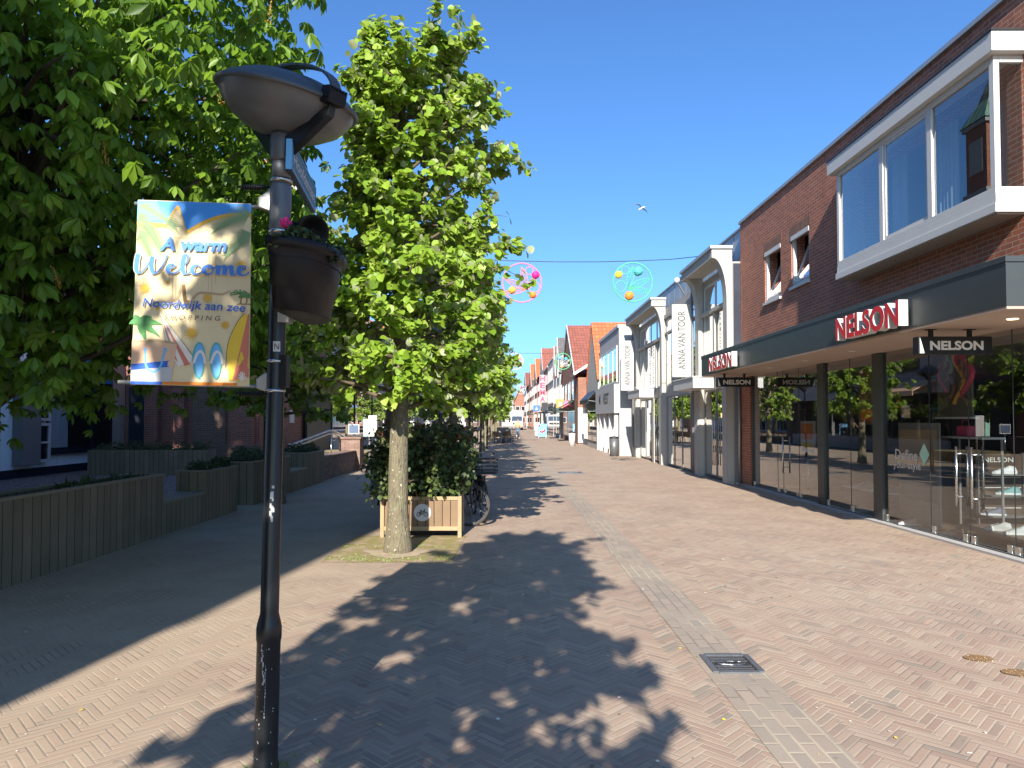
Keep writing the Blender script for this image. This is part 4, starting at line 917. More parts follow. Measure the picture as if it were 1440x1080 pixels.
b = MB(); b.box(BX+.35, 15, Y0+.3, Y1-.3, 6.80, 6.90); b.build('roof', M['anthracite'], S)
for w in (W1, W2):
    b = MB(); b.box(BX-.004, BX+.1, w[0]-.06, w[1]+.06, w[3]+.002, w[3]+.215); b.build('lintel', M['soldier_brick'], S)
    fr = MB(); frame_x(fr, BX+.025, BX+.095, w[0], w[1], w[2], w[3], .07); f = fr.build('window', M['white_paint'], S)
    b = MB(); b.box(BX-.05, BX-.001, w[0]-.03, w[1]+.03, w[2]-.06, w[2]-.001); b.build('sill', M['white_paint'], f)
    b = MB(); b.box(BX-.012, BX+.022, w[0]+.002, w[1]-.002, w[3]-.10, w[3]-.002); b.build('head_board', M['white_paint'], f)
    # tilted inward sash
    sa = MB(); a = R(20); yy0, yy1, zz0, zz1 = w[0]+.08, w[1]-.08, w[2]+.08, w[3]-.16; X = Vector((math.sin(a),0,math.cos(a))); Nn = Vector((math.cos(a),0,-math.sin(a))); o = Vector((BX+.05, 0, zz0)); L = zz1-zz0
    for z in (.025, L-.025): sa.obox(o+X*z+Vector((0,(yy0+yy1)/2,0)), (0,1,0), Nn, X, (yy1-yy0)/2, .02, .025)
    for y in (yy0+.025, yy1-.025): sa.obox(o+X*L/2+Vector((0,y,0)), (0,1,0), Nn, X, .025, .019, L/2-.05)
    s_ = sa.build('sash', M['white_paint'], f)
    q = [o+Vector((0,y,0))+X*z for y, z in ((yy0+.05,.05),(yy1-.05,.05),(yy1-.05,L-.05),(yy0+.05,L-.05))]; MB().quad(*q).build('pane', M['blue_glass'], s_)
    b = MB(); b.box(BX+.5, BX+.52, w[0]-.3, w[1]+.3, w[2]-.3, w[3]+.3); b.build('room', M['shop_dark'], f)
# bay
bx = 5.84; bay = MB(); frame_x(bay, bx, bx+.07, 8.45, 12.55, 4.42, 6.10, .085)
for y in (11.06, 9.78): bay.box(bx+.002, bx+.068, y-.055, y+.055, 4.505, 6.015)
for y in (8.45, 12.55-.07): bay.box(bx+.071, BX-.002, y, y+.07, 4.42, 4.505); bay.box(bx+.071, BX-.002, y, y+.07, 6.015, 6.10)
bayo = bay.build('bay_window', M['white_paint'], S, bevel=.004)
b = MB()
b.box(5.75, BX-.002, 8.34, 12.72, 6.102, 6.34); b.build('cap', M['white_paint'], bayo, bevel=.005)
b = MB(); b.box(5.735, BX-.002, 8.325, 12.735, 6.341, 6.365); b.build('cap_trim', M['anthracite'], bayo)
b = MB(); b.box(bx-.025, BX-.002, 8.42, 12.58, 4.19, 4.30); b.box(bx-.005, BX-.002, 8.44, 12.56, 4.301, 4.418); b.build('sill', M['white_paint'], bayo, bevel=.004)
b = MB(); b.box(bx+.02, BX-.01, 8.46, 12.54, 4.17, 4.189); b.build('soffit', M['soffit'], bayo)
for y0, y1 in ((8.535,9.725),(9.835,11.005),(11.115,12.465)): pane_x('pane', bx+.035, y0, y1, 4.505, 6.015, M['window_glass'], bayo)
b = MB(); frame_x(b, bx+.02, bx+.06, 9.835, 11.005, 4.505, 6.015, .05); b.build('sash', M['white_paint'], bayo)
pane_y('pane', 8.485, bx+.07, BX, 4.505, 6.015, M['window_glass'], bayo); pane_y('pane', 12.515, bx+.07, BX, 4.505, 6.015, M['window_glass'], bayo)
b = MB()
for y0, y1 in ((9.0,9.25),(10.0,10.65),(11.3,11.75)):
    vs = []; k = 24
    for j in range(k+1): vs += [(6.40+.03*math.sin(j*1.9), y0+(y1-y0)*j/k, 4.42), (6.40+.03*math.sin(j*1.9), y0+(y1-y0)*j/k, 6.0)]
    b.add(vs, [(2*j, 2*j+2, 2*j+3, 2*j+1) for j in range(k)], 0, True)
b.build('curtain', M['curtain'], bayo)
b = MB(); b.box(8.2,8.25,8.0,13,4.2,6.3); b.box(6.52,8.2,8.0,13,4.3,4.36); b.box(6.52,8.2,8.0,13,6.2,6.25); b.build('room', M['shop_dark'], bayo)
b = MB(); b.box(6.30,6.9,8.6,8.66,4.42,4.78); b.build('low_screen', M['lime'], bayo)
# canopy
b = MB(); b.box(CX, CX+.04, 7.18, 18.57, 2.86, 3.31); b.box(CX+.04, BX-.003, 7.18, 7.22, 2.86, 3.31); b.box(CX+.04, BX-.003, 18.53, 18.57, 2.86, 3.31)
can = b.build('canopy', M['slate_metal'], S)
b = MB(); b.box(CX-.012, BX-.003, 7.165, 18.585, 3.311, 3.37); b.box(CX-.004, CX, 7.176, 18.574, 3.285, 3.31); b.build('cover_strip', M['slate_metal'], can)
b = MB()
for y in (10.95, 14.75): b.box(CX-.002, CX, y-.004, y+.004, 2.862, 3.28)
b.build('panel_joint', M['anthracite'], can)
b = MB(); b.box(CX+.005, GX+.4, 7.185, 18.565, 2.83, 2.859); b.build('soffit', M['soffit'], can)
m_, nt_, b_ = nodes('lamp_glow'); b_.inputs['Emission Color'].default_value = (1,.75,.4,1); b_.inputs['Emission Strength'].default_value = 2.0; M['lamp_glow'] = m_
for y in (7.9, 9.75, 11.6, 13.45, 15.3, 17.15):
    b = MB(); b.lathe([(.0,-.006),(.05,-.006),(.06,0)], (5.62,y,2.829), 16); b.build('spotlight', M['lamp_glow'] if y < 8 else M['silver'], can)
for i, (ys, w) in enumerate(((10.62,1.72),(17.38,1.80))):
    text('sign_lettering', 'NELSON', (CX-.03, ys, 2.885), LX, UP, .335, w, None, S, bold=.035, extrude=.12, depth=0, mats=[M['red'], M['white_paint']])
# shop front
posts = [14.0, 11.83]
for y in posts: b = MB(); b.box(GX-.05, GX+.07, y, y+.29, 0, 2.829); b.build('post', M['slate_metal'], S, bevel=.004)
b = MB(); b.box(GX-.04, GX+.06, 8.36, 8.42, 0, 2.829); b.box(GX-.03,GX+.05,18.16,18.215,0,2.829); b.build('post', M['slate_metal'], S)
runs = [(8.42,8.80,0),(8.805,9.66,1),(9.665,10.55,1),(10.555,11.825,0),(12.125,13.0,0),(13.005,13.995,0),(14.295,15.30,0),(15.305,16.18,1),(16.185,16.52,0),(16.525,18.155,0)]
for y0, y1, dr in runs:
    p = pane_x('glass_door' if dr else 'glass_pane', GX, y0, y1, .06 if dr else .05, 2.829, M['shop_glass'], S)
    b = MB(); b.box(GX-.006, GX+.006, y1, y1+.005, .05, 2.829); b.build('joint', M['anthracite'], p)
    for y in ((y0+.04, y1-.12) if dr else (y1-.09,)): b = MB(); b.box(GX-.02, GX+.02, y, y+.085, .05, .15); b.build('patch_fitting', M['steel'], p, bevel=.004)
    if dr:
        yh = y1-.16 if y0 in (8.805,15.305) else y0+.16
        b = MB()
        for xx in (GX-.075, GX+.075): b.cyl((xx,yh,.52),(xx,yh,1.34), .017, n=10)
        for z in (.65,1.24): b.cyl((GX-.075,yh,z),(GX+.075,yh,z), .012, n=8)
        b.build('door_handle', M['steel'], p)
b = MB(); b.box(GX-.03, GX+.03, 8.42, 11.82, .046, .052); b.box(GX-.03, GX+.03, 12.13, 13.99, .046, .052); b.build('floor_rail', M['steel'], S)
b = MB(); b.box(GX+.05, 14.6, 8.4, 18.5, .0, .04); b.build('shop_floor', M['floor_wood'], S)
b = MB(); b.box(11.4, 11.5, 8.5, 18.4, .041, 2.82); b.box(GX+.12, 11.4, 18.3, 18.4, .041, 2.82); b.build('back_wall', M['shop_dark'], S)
b = MB(); b.box(GX+.41, 14.6, 8.0, 18.5, 2.86, 2.89); b.build('ceiling', M['mid_grey'], S)
b = MB(); b.cyl((6.12,18.86,0.05),(6.12,18.86,2.8),.035,n=12); b.tube([(6.12,18.86,.06),(6.09,18.80,.03),(6.0,18.78,.03)],.035,10); b.build('downpipe', M['galvanized'], S)
text('window_lettering', 'Define', (GX-.004,11.5,1.075), LX, UP, .165, .62, M['white_paint'], S, bold=.012); text('window_lettering', 'your style', (GX-.004,11.56,.90), LX, UP, .17, .76, M['white_paint'], S, bold=.012)
b = MB(); b.quad((GX-.005,10.70,1.36),(GX-.005,10.57,1.19),(GX-.005,10.70,1.02),(GX-.005,10.83,1.19)); b.build('window_sticker', M['mint'], S)
text('window_lettering', 'Slip-ins', (GX-.004,15.2,1.01), LX, UP, .14, .66, M['silver'], S, bold=.03)
# hanging signs below the canopy
def hang_sign(y, label):
    t = thing('hanging_sign', label, 'sign', (5.5,y,2.5), 'black hanging signs under the canopy')
    b = MB(); b.box(5.06, 5.97, y, y+.13, 2.515, 2.735); b.build('box', M['black_plastic'], t, bevel=.006)
    for x in (5.25, 5.73): b = MB(); b.box(x-.022,x+.022,y+.045,y+.085,2.736,2.829); b.box(x-.06,x+.06,y+.03,y+.10,2.822,2.829); b.build('hanger', M['black_plastic'], t)
    text('lettering', 'NELSON', (5.20,y-.002,2.565), (1,0,0), UP, .115, .66, M['silver'], t, bold=.04)
    b = MB(); b.prism([(5.075,y-.003,2.527),(5.135,y-.003,2.527),(5.075,y-.003,2.725)], (0,.002,0)); b.build('corner_mark', M['silver'], t)
    return t
hang_sign(8.75, 'black sign with white letters under the dark canopy, the near larger-looking one')
hang_sign(17.2, 'black sign with white letters under the far end of the dark canopy')
pane_y('glass_pane', 8.39, GX+.08, 8.9, .05, 2.829, M['shop_glass'], S); pane_y('glass_pane', 8.39, 9.0, 11.4, .05, 2.829, M['shop_glass'], S)
b = MB(); b.box(8.9,9.0,8.35,8.43,.0,2.829); b.build('post', M['slate_metal'], S)
# goods in the window
def board(name, label, cat, x, y0, y1, z0, z1, mat, th=.03):
    t = thing(name, label, cat, (x,(y0+y1)/2,z0)); b = MB(); b.box(x, x+th, y0, y1, z0, z1); b.build('panel', mat, t); return t
plain('board_grey', (.26,.25,.23), .7, var=.2, scale=2); plain('poster_warm', (.20,.11,.06), .6, var=.7, scale=2.5); plain('poster_mix', (.10,.09,.05), .6, var=.8, scale=2.2)
t = board('display_board', 'pale grey picture board standing behind the white window lettering', 'display board', 6.42, 10.62, 11.72, .08, 1.66, M['board_grey'])
b = MB(); b.box(6.412,6.419,10.66,11.68,1.0,1.55); b.build('picture', M['tan'], t); b = MB(); b.box(6.412,6.419,10.66,11.68,.45,.98); b.build('picture', M['mid_grey'], t)
t = board('poster', 'dark hanging poster with amber and green streaks behind the glass doors', 'poster', 6.55, 10.05, 10.85, 1.75, 2.78, M['poster_mix'])
b = MB(); rr = random.Random(4)
for i in range(16):
    y = rr.uniform(10.1,10.8); b.tube([(6.545, y+.12*math.sin(k*.8+i), 2.75-.09*k) for k in range(rr.randint(4,10))], rr.uniform(.012,.035), 5, rr.randrange(4))
b.build('streaks', [M['amber'], M['sage'], M['brown'], M['crimson']], t)
b = MB(); b.box(6.53,6.60,10.0,10.9,1.72,1.749); b.build('rail', M['silver'], t)
t = board('poster', 'brown hanging poster behind the glass between the two dark posts', 'poster', 6.6, 12.6, 13.4, 1.62, 2.65, M['poster_warm'])
b = MB(); b.box(6.592,6.599,12.7,13.3,1.7,1.9); b.build('caption', M['orange'], t)
t = board('poster', 'framed orange picture on a stand behind the far glass doors', 'poster', 6.55, 15.25, 15.95, 1.0, 1.68, M['silver'])
b = MB(); b.box(6.542,6.549,15.3,15.9,1.28,1.63); b.build('picture', M['orange'], t); b = MB(); b.box(6.542,6.549,15.3,15.9,1.05,1.22); b.build('picture', M['yellow'], t)
b = MB(); b.cyl((6.565,15.6,.04),(6.565,15.6,.999),.02); b.build('stand', M['steel'], t)
def rack(x0, x1, y, label, lett=True):
    t = thing('shoe_rack', label, 'shoe rack', ((x0+x1)/2,y,.04), 'slatted shoe racks in the shop window'); b = MB(); b.box(x0, x1, y, y+.04, .10, 1.20); b.build('back_panel', M['brown_board'], t)
    b = MB()
    for z in (.25,.40,.55,.70,.85): b.box(x0+.02, x1-.02, y-.004, y-.001, z, z+.012)
    b.build('slat', M['silver'], t)
    for z in (.30,.60,.90): b = MB(); b.box(x0, x1, y-.27, y-.006, z, z+.012); b.build('shelf', M['mid_grey'], t)
    b = MB()
    for x in (x0-.012, x1+.002): b.box(x, x+.012, y-.02, y+.04, .04, 1.22)
    b.build('upright', M['grey'], t)
    if lett: text('lettering', 'NELSON', (x0+.08,y-.005,1.08), (1,0,0), UP, .07, (x1-x0)*.68, M['silver'], t, bold=.01)
    return t
rack(6.95,7.60,10.55,'slatted shoe rack seen behind the near door handles'); rack(7.70,8.35,10.55,'slatted shoe rack at the right edge of the shop window'); rack(7.2,8.0,13.7,'slatted shoe rack deep behind the middle window', False)
t = thing('display_table', 'low wooden display bench with shoes behind the near glass doors', 'display table', (6.8,9.3,0)); b = MB(); b.box(6.36,7.4,8.7,10.2,.18,.22); b.build('top', M['floor_wood'], t)
for x in (6.45,7.3):
    for y in (8.8,10.1): b = MB(); b.box(x-.025,x+.025,y-.025,y+.025,.041,.179); b.build('leg', M['steel'], t)
t = thing('display_table', 'grey display plinth with boxes behind the middle window', 'display table', (6.9,13,0)); b = MB(); b.box(6.5,7.3,12.3,13.8,.05,.42); b.build('body', M['mid_grey'], t); b = MB(); b.box(6.46,7.34,12.26,13.84,.421,.45); b.build('top', M['silver'], t)
t = thing('display_table', 'brown display shelf behind the far glass doors', 'display table', (7.5,17,0)); b = MB(); b.box(7.0,8.0,16.6,17.9,.65,.70); b.box(7.0,8.0,16.6,17.9,.3,.34); b.build('shelf', M['brown_board'], t)
for y in (16.65,17.8): b = MB(); b.box(7.02,7.98,y,y+.05,.041,.649); b.build('side_panel', M['brown_board'], t)
def shoe():
    t = thing('shoe', 'shoe', 'shoe', (0,0,0), 'shoes on display in the shop window')
    prof = [(-.14,.035,.035),(-.12,.040,.10),(-.06,.038,.115),(-.01,.036,.085),(.05,.042,.062),(.10,.046,.050),(.14,.030,.035)]
    b = MB(); vs = []; k = 10
    for x, w, h in prof:
        for j in range(k): a = math.pi*j/(k-1); vs.append((x, w*math.cos(a), .026+max(.0,h-.026)*math.sin(a)**.7))
    b.add(vs, [(i*k+j, i*k+j+1, (i+1)*k+j+1, (i+1)*k+j) for i in range(len(prof)-1) for j in range(k-1)]+[tuple(range(k)), tuple((len(prof)-1)*k+j for j in range(k))], 0, True); b.build('upper', M['shoe_upper'], t)
    b = MB(); pl = [(-.15,0),(-.13,.040),(-.05,.040),(.04,.046),(.11,.048),(.152,.02),(.152,-.02),(.11,-.048),(.04,-.046),(-.05,-.040),(-.13,-.040)]; b.prism([(x,y,0) for x, y in pl], (0,0,.027)); b.build('sole', M['shoe_sole'], t, bevel=.006)
    b = MB()
    for i in range(5): b.box(.0+.018*i, .008+.018*i, -.02, .02, .088-.0075*i, .094-.0075*i)
    b.build('laces', M['white_paint'], t)
    return t
SH = shoe(); first = True
spots = [(6.55,9.55,.221,2.4,(.6,.6,.58),(.7,.7,.7),'silver white shoe on the low bench, left of the near door handles'),(6.58,9.22,.221,2.9,(.55,.58,.57),(.75,.75,.75),'grey white shoe on the low bench, between the near door handles'),(6.95,8.95,.221,2.6,(.22,.21,.2),(.6,.6,.6),'grey shoe at the right end of the low bench'),
 (7.25,10.42,.913,2.9,(.75,.77,.8),(.8,.8,.8),'white shoe on the top shelf of the rack behind the near door'),(7.30,10.42,.613,2.9,(.22,.42,.44),(.8,.8,.8),'pale teal shoe on the middle shelf behind the near door'),(7.08,10.42,.313,2.8,(.12,.14,.2),(.75,.75,.75),'dark blue shoe with white sole on the lowest shelf of the near rack'),
 (7.85,10.42,.613,2.9,(.04,.04,.05),(.8,.8,.8),'black shoe with white sole on the middle shelf of the right rack'),(8.15,10.42,.613,2.9,(.6,.08,.15),(.6,.6,.6),'red pink shoe beside the black one on the right rack'),(7.85,10.42,.313,2.9,(.3,.3,.3),(.7,.7,.7),'grey shoe on the lowest shelf of the right rack'),(8.18,10.42,.313,2.9,(.5,.2,.25),(.3,.3,.3),'patterned rose shoe on the lowest shelf of the right rack'),(8.1,10.42,.913,2.8,(.35,.3,.27),(.5,.45,.4),'taupe shoe on the top shelf of the right rack'),
 (6.42,10.30,.042,2.4,(.35,.25,.23),(.5,.4,.36),'pinkish shoe on the floor just behind the pale board, left of the doors'),(6.36,11.3,.042,2.7,(.5,.48,.46),(.6,.6,.6),'pale shoe on the floor below the pale board'),(6.55,12.6,.451,2.6,(.6,.58,.56),(.7,.7,.7),'white shoe on the grey plinth, nearer one'),(6.58,13.2,.451,2.6,(.25,.24,.24),(.6,.6,.6),'grey shoe on the grey plinth, farther one'),(6.38,12.95,.042,2.5,(.45,.43,.4),(.6,.6,.6),'pale shoe on the floor before the grey plinth'),
 (7.4,13.55,.613,2.8,(.2,.1,.06),(.1,.06,.04),'brown shoe on the middle shelf of the deep rack'),(7.75,13.55,.913,2.8,(.3,.2,.12),(.1,.06,.04),'tan shoe on the top shelf of the deep rack'),(7.4,13.55,.313,2.8,(.04,.04,.04),(.02,.02,.02),'black shoe on the lowest shelf of the deep rack'),(7.3,17.0,.701,2.9,(.3,.16,.1),(.1,.06,.04),'brown shoe on the far brown display shelf')]
for (x, y, z, rz, cu, cs, lb) in spots:
    o = SH if first else copy_tree(SH); first = False
    o.location = (x,y,z); o.rotation_euler = (0,0,rz); o['label'] = lb; o.scale = (1.12,)*3
    for k in kids(o): k.color = c4(cu) if k.name.startswith('upper') else c4(cs)
t = thing('handbag', 'small red handbag on a ledge under the hanging poster', 'handbag', (6.75,10.45,1.5)); b = MB(); b.box(6.68,6.80,10.36,10.62,1.46,1.62); b.build('body', M['crimson'], t, bevel=.02); b = MB(); b.tube([(6.74,10.40,1.62),(6.74,10.43,1.70),(6.74,10.55,1.70),(6.74,10.58,1.62)], .006, 6); b.build('handle', M['crimson'], t)
t = thing('wall_shelf', 'dark display frame with a ledge under the hanging poster', 'shelf', (6.9,10.4,0)); b = MB(); b.box(6.62,6.95,9.95,10.95,1.43,1.459); b.build('ledge', M['silver'], t)
b = MB()
for y in (9.97,10.91): b.box(6.9,6.93,y,y+.02,.041,1.429)
b.build('upright', M['mid_grey'], t)
# ------------------------------------------------------------------ cream boutique with arched brackets
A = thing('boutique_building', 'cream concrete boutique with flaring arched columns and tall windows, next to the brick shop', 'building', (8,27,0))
AX = 6.0; AY0, AY1 = 18.93, 33.9
b = MB(); holes_x(b, AX, AX+.25, AY0, AY1, .0, 5.95, [(19.35,21.75,0,2.6),(19.35,21.75,3.0,5.75),(22.3,26.9,0,2.6),(22.3,26.9,3.0,5.5),(27.5,32.3,0,2.6),(27.5,32.3,3.0,5.75)]); b.box(AX+.25,14,AY0,AY0+.25,0,5.95); b.box(AX+.25,14,AY1-.25,AY1,0,5.95); b.build('wall', M['cream_concrete'], A)
b = MB(); b.box(6.36, 14, AY0, AY1, 5.951, 6.92)
for y in np.arange(AY0+1, AY1, .9): b.box(6.352, 6.359, y, y+.012, 5.952, 6.919, 1)
b.build('attic', [M['zinc'], M['mid_grey']], A); b = MB(); b.box(6.31, 14, AY0, AY1+.04, 6.921, 6.97); b.build('roof_edge', M['zinc'], A)
def bracket(y0, y1, dirn):
    """column with a top that flares out towards the street and along the facade"""
    b = MB(); b.box(5.84, AX-.002, y0, y1, 0, 4.9); pts = [(5.84,4.9)]
    for i in range(11): a = math.pi/2*i/10; pts.append((5.48+.36*math.cos(a), 4.9+1.15*math.sin(a)))
    poly = [(AX-.002, 4.9)]+[(AX-.002, 6.05)]+[(5.48,6.05)]+[p for p in pts[::-1]][1:]
    b.prism([(x, y0, z) for x, z in poly], (0, y1-y0, 0)); return b.build('column', M['cream_concrete'], A, bevel=.01)
for y0, y1 in ((18.95,19.3),(21.8,22.2),(27.05,27.4),(32.4,32.8)): bracket(y0, y1, 1)
for y0, y1 in ((18.95,22.3),(27.0,32.9)):
    b = MB(); b.box(5.45, AX-.002, y0, y1, 6.051, 6.30); e = b.build('eave_box', M['cream_concrete'], A, bevel=.01); b = MB(); b.box(5.40, AX, y0-.05, y1+.05, 6.301, 6.38); b.build('gutter', M['zinc'], e)
b = MB(); b.box(5.93, AX-.002, 22.2, 27.05, 5.55, 5.70); b.box(5.95, AX-.002, 22.2, 27.05, 4.95, 5.03); b.box(5.90,AX-.002,19.3,21.8,4.84,4.95); b.box(5.90,AX-.002,27.4,32.4,4.84,4.95); b.build('beam', M['cream_concrete'], A, bevel=.006)
for y0, y1, z1, n in ((19.35,21.75,5.75,2),(22.3,26.9,5.5,4),(27.5,32.3,5.75,4)):
    w = (y1-y0)/n
    for i in range(n):
        fr = MB(); frame_x(fr, AX+.005, AX+.06, y0+w*i+.002, y0+w*(i+1)-.002, 3.0, z1, .06); f = fr.build('window', M['silver'], A); pane_x('pane', AX+.02, y0+w*i+.06, y0+w*(i+1)-.06, 3.06, z1-.06, M['blue_glass'], f)
        if i % 2: b = MB(); b.box(5.94, AX-.002, y0+w*i-.07, y0+w*i+.07, 3.0, 4.83); b.build('mullion', M['cream_concrete'], A)
        fr = MB(); frame_x(fr, AX+.005, AX+.06, y0+w*i+.002, y0+w*(i+1)-.002, .04, 2.6, .05); f = fr.build('shop_window', M['grey'], A); pane_x('pane', AX+.02, y0+w*i+.05, y0+w*(i+1)-.05, .09, 2.55, M['shop_glass'], f)
for y in (29.55,29.75,20.5,20.7):
    b = MB(); b.cyl((AX-.06,y,.4),(AX-.06,y,1.9),.018,n=8); b.build('door_handle', M['steel'], A)
for y0, y1 in ((18.96,19.32),(21.82,22.25),(27.06,27.42),(28.4,28.75),(32.42,32.82)):
    b = MB(); b.box(5.80, 5.838, y0, y1, .0, 2.58); b.build('pilaster', M['grey_concrete'] if y0 < 22 else M['cream_concrete'], A, bevel=.006)
for y0, y1 in ((20.2,22.6),(28.5,31.2)):
    b = MB(); b.box(5.25, 5.835, y0, y1, 2.62, 2.92); c = b.build('canopy', M['white_paint'], A, bevel=.006); b = MB(); b.box(5.22, 5.833, y0-.03, y1+.03, 2.921, 2.96); b.build('cover_strip', M['silver'], c)
b = MB(); b.box(9.5,9.6,AY0+.3,AY1-.3,0,2.9); b.box(AX+.26,9.5,AY0+.3,AY1-.3,2.85,2.9); b.build('interior', M['shop_dark'], A); b = MB(); b.box(AX+.26,9.5,AY0+.3,AY1-.3,.0,.03); b.build('shop_floor', M['floor_wood'], A)
b = MB(); b.box(8.2,8.25,AY0+.3,AY1-.3,2.95,5.9); b.build('room', M['mid_grey'], A)
def shop_flag(y, label):
    t = thing('shop_banner', label, 'banner', (5.5,y,3.1), 'white vertical shop banners')
    b = MB(); b.box(5.16, 5.76, y, y+.06, 3.06, 5.36); b.build('panel', M['flag_white'], t, bevel=.004)
    for z in (3.2, 5.2): b = MB(); b.cyl((5.76,y+.03,z),(5.93,y+.03,z),.02,n=8); b.build('arm', M['steel'], t)
    text('lettering', 'ANNA VAN TOOR', (5.58,y-.003,3.30), UP, (-1,0,0), .24, 1.84, M['sign_ink'], t, bold=.008); return t
shop_flag(22.35, 'white vertical banner with grey letters on the cream boutique, nearer larger one'); shop_flag(32.6, 'white vertical banner with grey letters on the cream boutique, farther smaller one')
for y in (22.28, 33.0):
    b = MB(); b.cyl((5.78,y,.05),(5.78,y,5.9),.04,n=10); b.build('downpipe', M['grey'], A)
pane_y('side_glass', AY0-.012, AX+.01, AX+.6, 2.95, 5.9, M['blue_glass'], A)
b = MB(); b.box(AX+.01, AX+.24, AY0-.02, AY0-.002, .0, 2.9); b.build('side_panel', M['grey'], A)
t = thing('security_camera', 'small white round security camera on the zinc roof edge of the cream boutique', 'camera', (6.1,25.5,6.4)); b = MB(); b.ball((6.05,25.4,6.72),.11,12); b.build('dome', M['white_paint'], t); b = MB(); b.bar((6.08,25.4,6.62),(6.36,25.6,6.25),.04); b.build('arm', M['grey'], t)
# ------------------------------------------------------------------ generic street houses
def house(name, label, side, y0, y1, X, depth, eave, wall, rows=(), roof='flat', ridge=0, roofm='orange_tile', shop=None, trim='white_paint', pane='blue_glass', base_z=0, group=None, verge=True):
    t = thing(name, label, 'building', (X+side*depth/2, (y0+y1)/2, 0), group); s = side
    def bx(b, xa, xb, *r, m=0): b.box(min(X+s*xa, X+s*xb), max(X+s*xa, X+s*xb), *r, m)
    b = MB(); bx(b, 0, depth, y0, y1, 0, eave); ym = (y0+y1)/2
    if roof == 'gx': b.prism([(X, y0, eave+.001), (X, y1, eave+.001), (X, ym, ridge)], (s*depth, 0, 0))
    if roof == 'gy': b.prism([(X, y0, eave+.001), (X+s*depth, y0, eave+.001), (X+s*depth/2, y0, ridge)], (0, y1-y0, 0))
    b.build('wall', M[wall], t)
    if roof == 'flat':
        b = MB(); bx(b, -.06, depth, y0-.0, y1+.0, eave+.001, eave+.14); b.build('roof_edge', M[trim], t)
    elif roof == 'gx':
        b = MB()
        for ya, sg in ((y0, -1), (y1, 1)):
            d = Vector((0, ya-ym, eave-ridge)); L = d.length; d.normalize(); n = Vector((0, -d.z*sg, d.y*sg)); n = n if n.z > 0 else -n
            b.obox(Vector((X+s*(depth/2-.05), ym, ridge))+d*(L/2+.12)+n*.06, (1,0,0), d, n, depth/2+.02, L/2+.13, .05)
        r = b.build('roof', M[roofm], t)
        if verge:
            b = MB()
            for ya in (y0, y1):
                d = Vector((0, ya-ym, eave-ridge)).normalized(); L = Vector((0, ya-ym, eave-ridge)).length; n = d.cross(Vector((1,0,0))); n = n if n.z > 0 else -n
                b.obox(Vector((X-s*.10, ym, ridge))+d*(L/2+.1)+n*.03, (1,0,0), d, n, .03, L/2+.1, .14)
            b.build('verge', M[trim], r)
    else:
        b = MB()
        for sg in (0, 1):
            p = Vector((X+s*depth*sg, 0, eave)); q = Vector((X+s*depth/2, 0, ridge)); d = (p-q); L = d.length; d.normalize(); n = Vector((0,1,0)).cross(d); n = n if n.z > 0 else -n
            b.obox(q+d*(L/2+.1)+n*.06+Vector((0,ym,0)), (0,1,0), d, n, (y1-y0)/2+.1, L/2+.12, .05)
        b.build('roof', M[roofm], t)
    for (za, zb, k, w) in rows:
        st = (y1-y0)/k
        for i in range(k):
            c = y0+st*(i+.5); a, e = c-st*w/2, c+st*w/2; fr = MB()
            frame_x(fr, min(X-s*.03, X-s*.001), max(X-s*.03, X-s*.001), a, e, za, zb, .07); f = fr.build('window', M[trim], t)
            pane_x('pane', X-s*.012, a+.07, e-.07, za+.07, zb-.07, M[pane], f)
            b = MB(); bx(b, -.09, -.031, a-.04, e+.04, za-.05, za-.005); b.build('sill', M[trim], f)
    if shop:
        z, m, k = shop; b = MB(); bx(b, -.02, -.001, y0+.15, y1-.15, .35, z); f = b.build('shop_front', M[m], t); st = (y1-y0-.3)/k
        for i in range(k): pane_x('pane', X-s*.026, y0+.15+st*i+.1, y0+.15+st*(i+1)-.1, .45, z-.15, M['dark_glass'], f)
        b = MB(); bx(b, -.05, -.001, y0+.05, y1-.05, z+.02, z+.5); b.build('fascia', M[m], t)
    return t
def awning(name, label, X, y0, y1, z0, z1, out, mat, side=1):
    t = thing(name, label, 'awning', (X, (y0+y1)/2, z0), 'shop awnings over the pavement'); s = side; b = MB()
    b.prism([(X-s*.02, y0, z1), (X-s*out, y0, z0+.25), (X-s*out, y0, z0), (X-s*(out-.03), y0, z0), (X-s*(out-.03), y0, z0+.22), (X-s*.02, y0, z1-.04)], (0, y1-y0, 0)); b.build('cloth', M[mat], t)
    for y in (y0+.05, y1-.05): b = MB(); b.bar((X-s*.03,y,z0+.1),(X-s*(out-.06),y,z0+.16),.03); b.build('arm', M['steel'], t)
    return t
# pale grey shop
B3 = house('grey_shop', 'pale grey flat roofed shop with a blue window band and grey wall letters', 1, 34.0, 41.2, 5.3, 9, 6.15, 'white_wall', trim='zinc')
fr = MB(); frame_x(fr, 5.25, 5.298, 34.5, 41.0, 3.55, 5.35, .09); f = fr.build('window', M['white_paint'], B3); 
for y in (36.0,37.6,39.3): b = MB(); b.box(5.252,5.296,y-.08,y+.08,3.641,5.259); b.build('mullion', M['white_paint'], f)
pane_x('pane', 5.275, 34.59, 40.91, 3.64, 5.26, M['blue_glass'], f)
b = MB(); b.box(5.05, 5.299, 34.0, 41.2, 2.05, 3.45); pn = b.build('sign_panel', M['white_wall'], B3)
text('lettering', 'M', (5.04,39.6,2.55), LX, UP, .55, .6, M['sign_ink'], pn, bold=.02); text('lettering', 'VEST', (5.04,38.0,2.55), LX, UP, .55, 2.2, M['sign_ink'], pn, bold=.02)
b = MB(); b.box(5.27, 5.299, 34.3, 41.0, .1, 2.04); sf = b.build('shop_front', M['shop_dark'], B3)
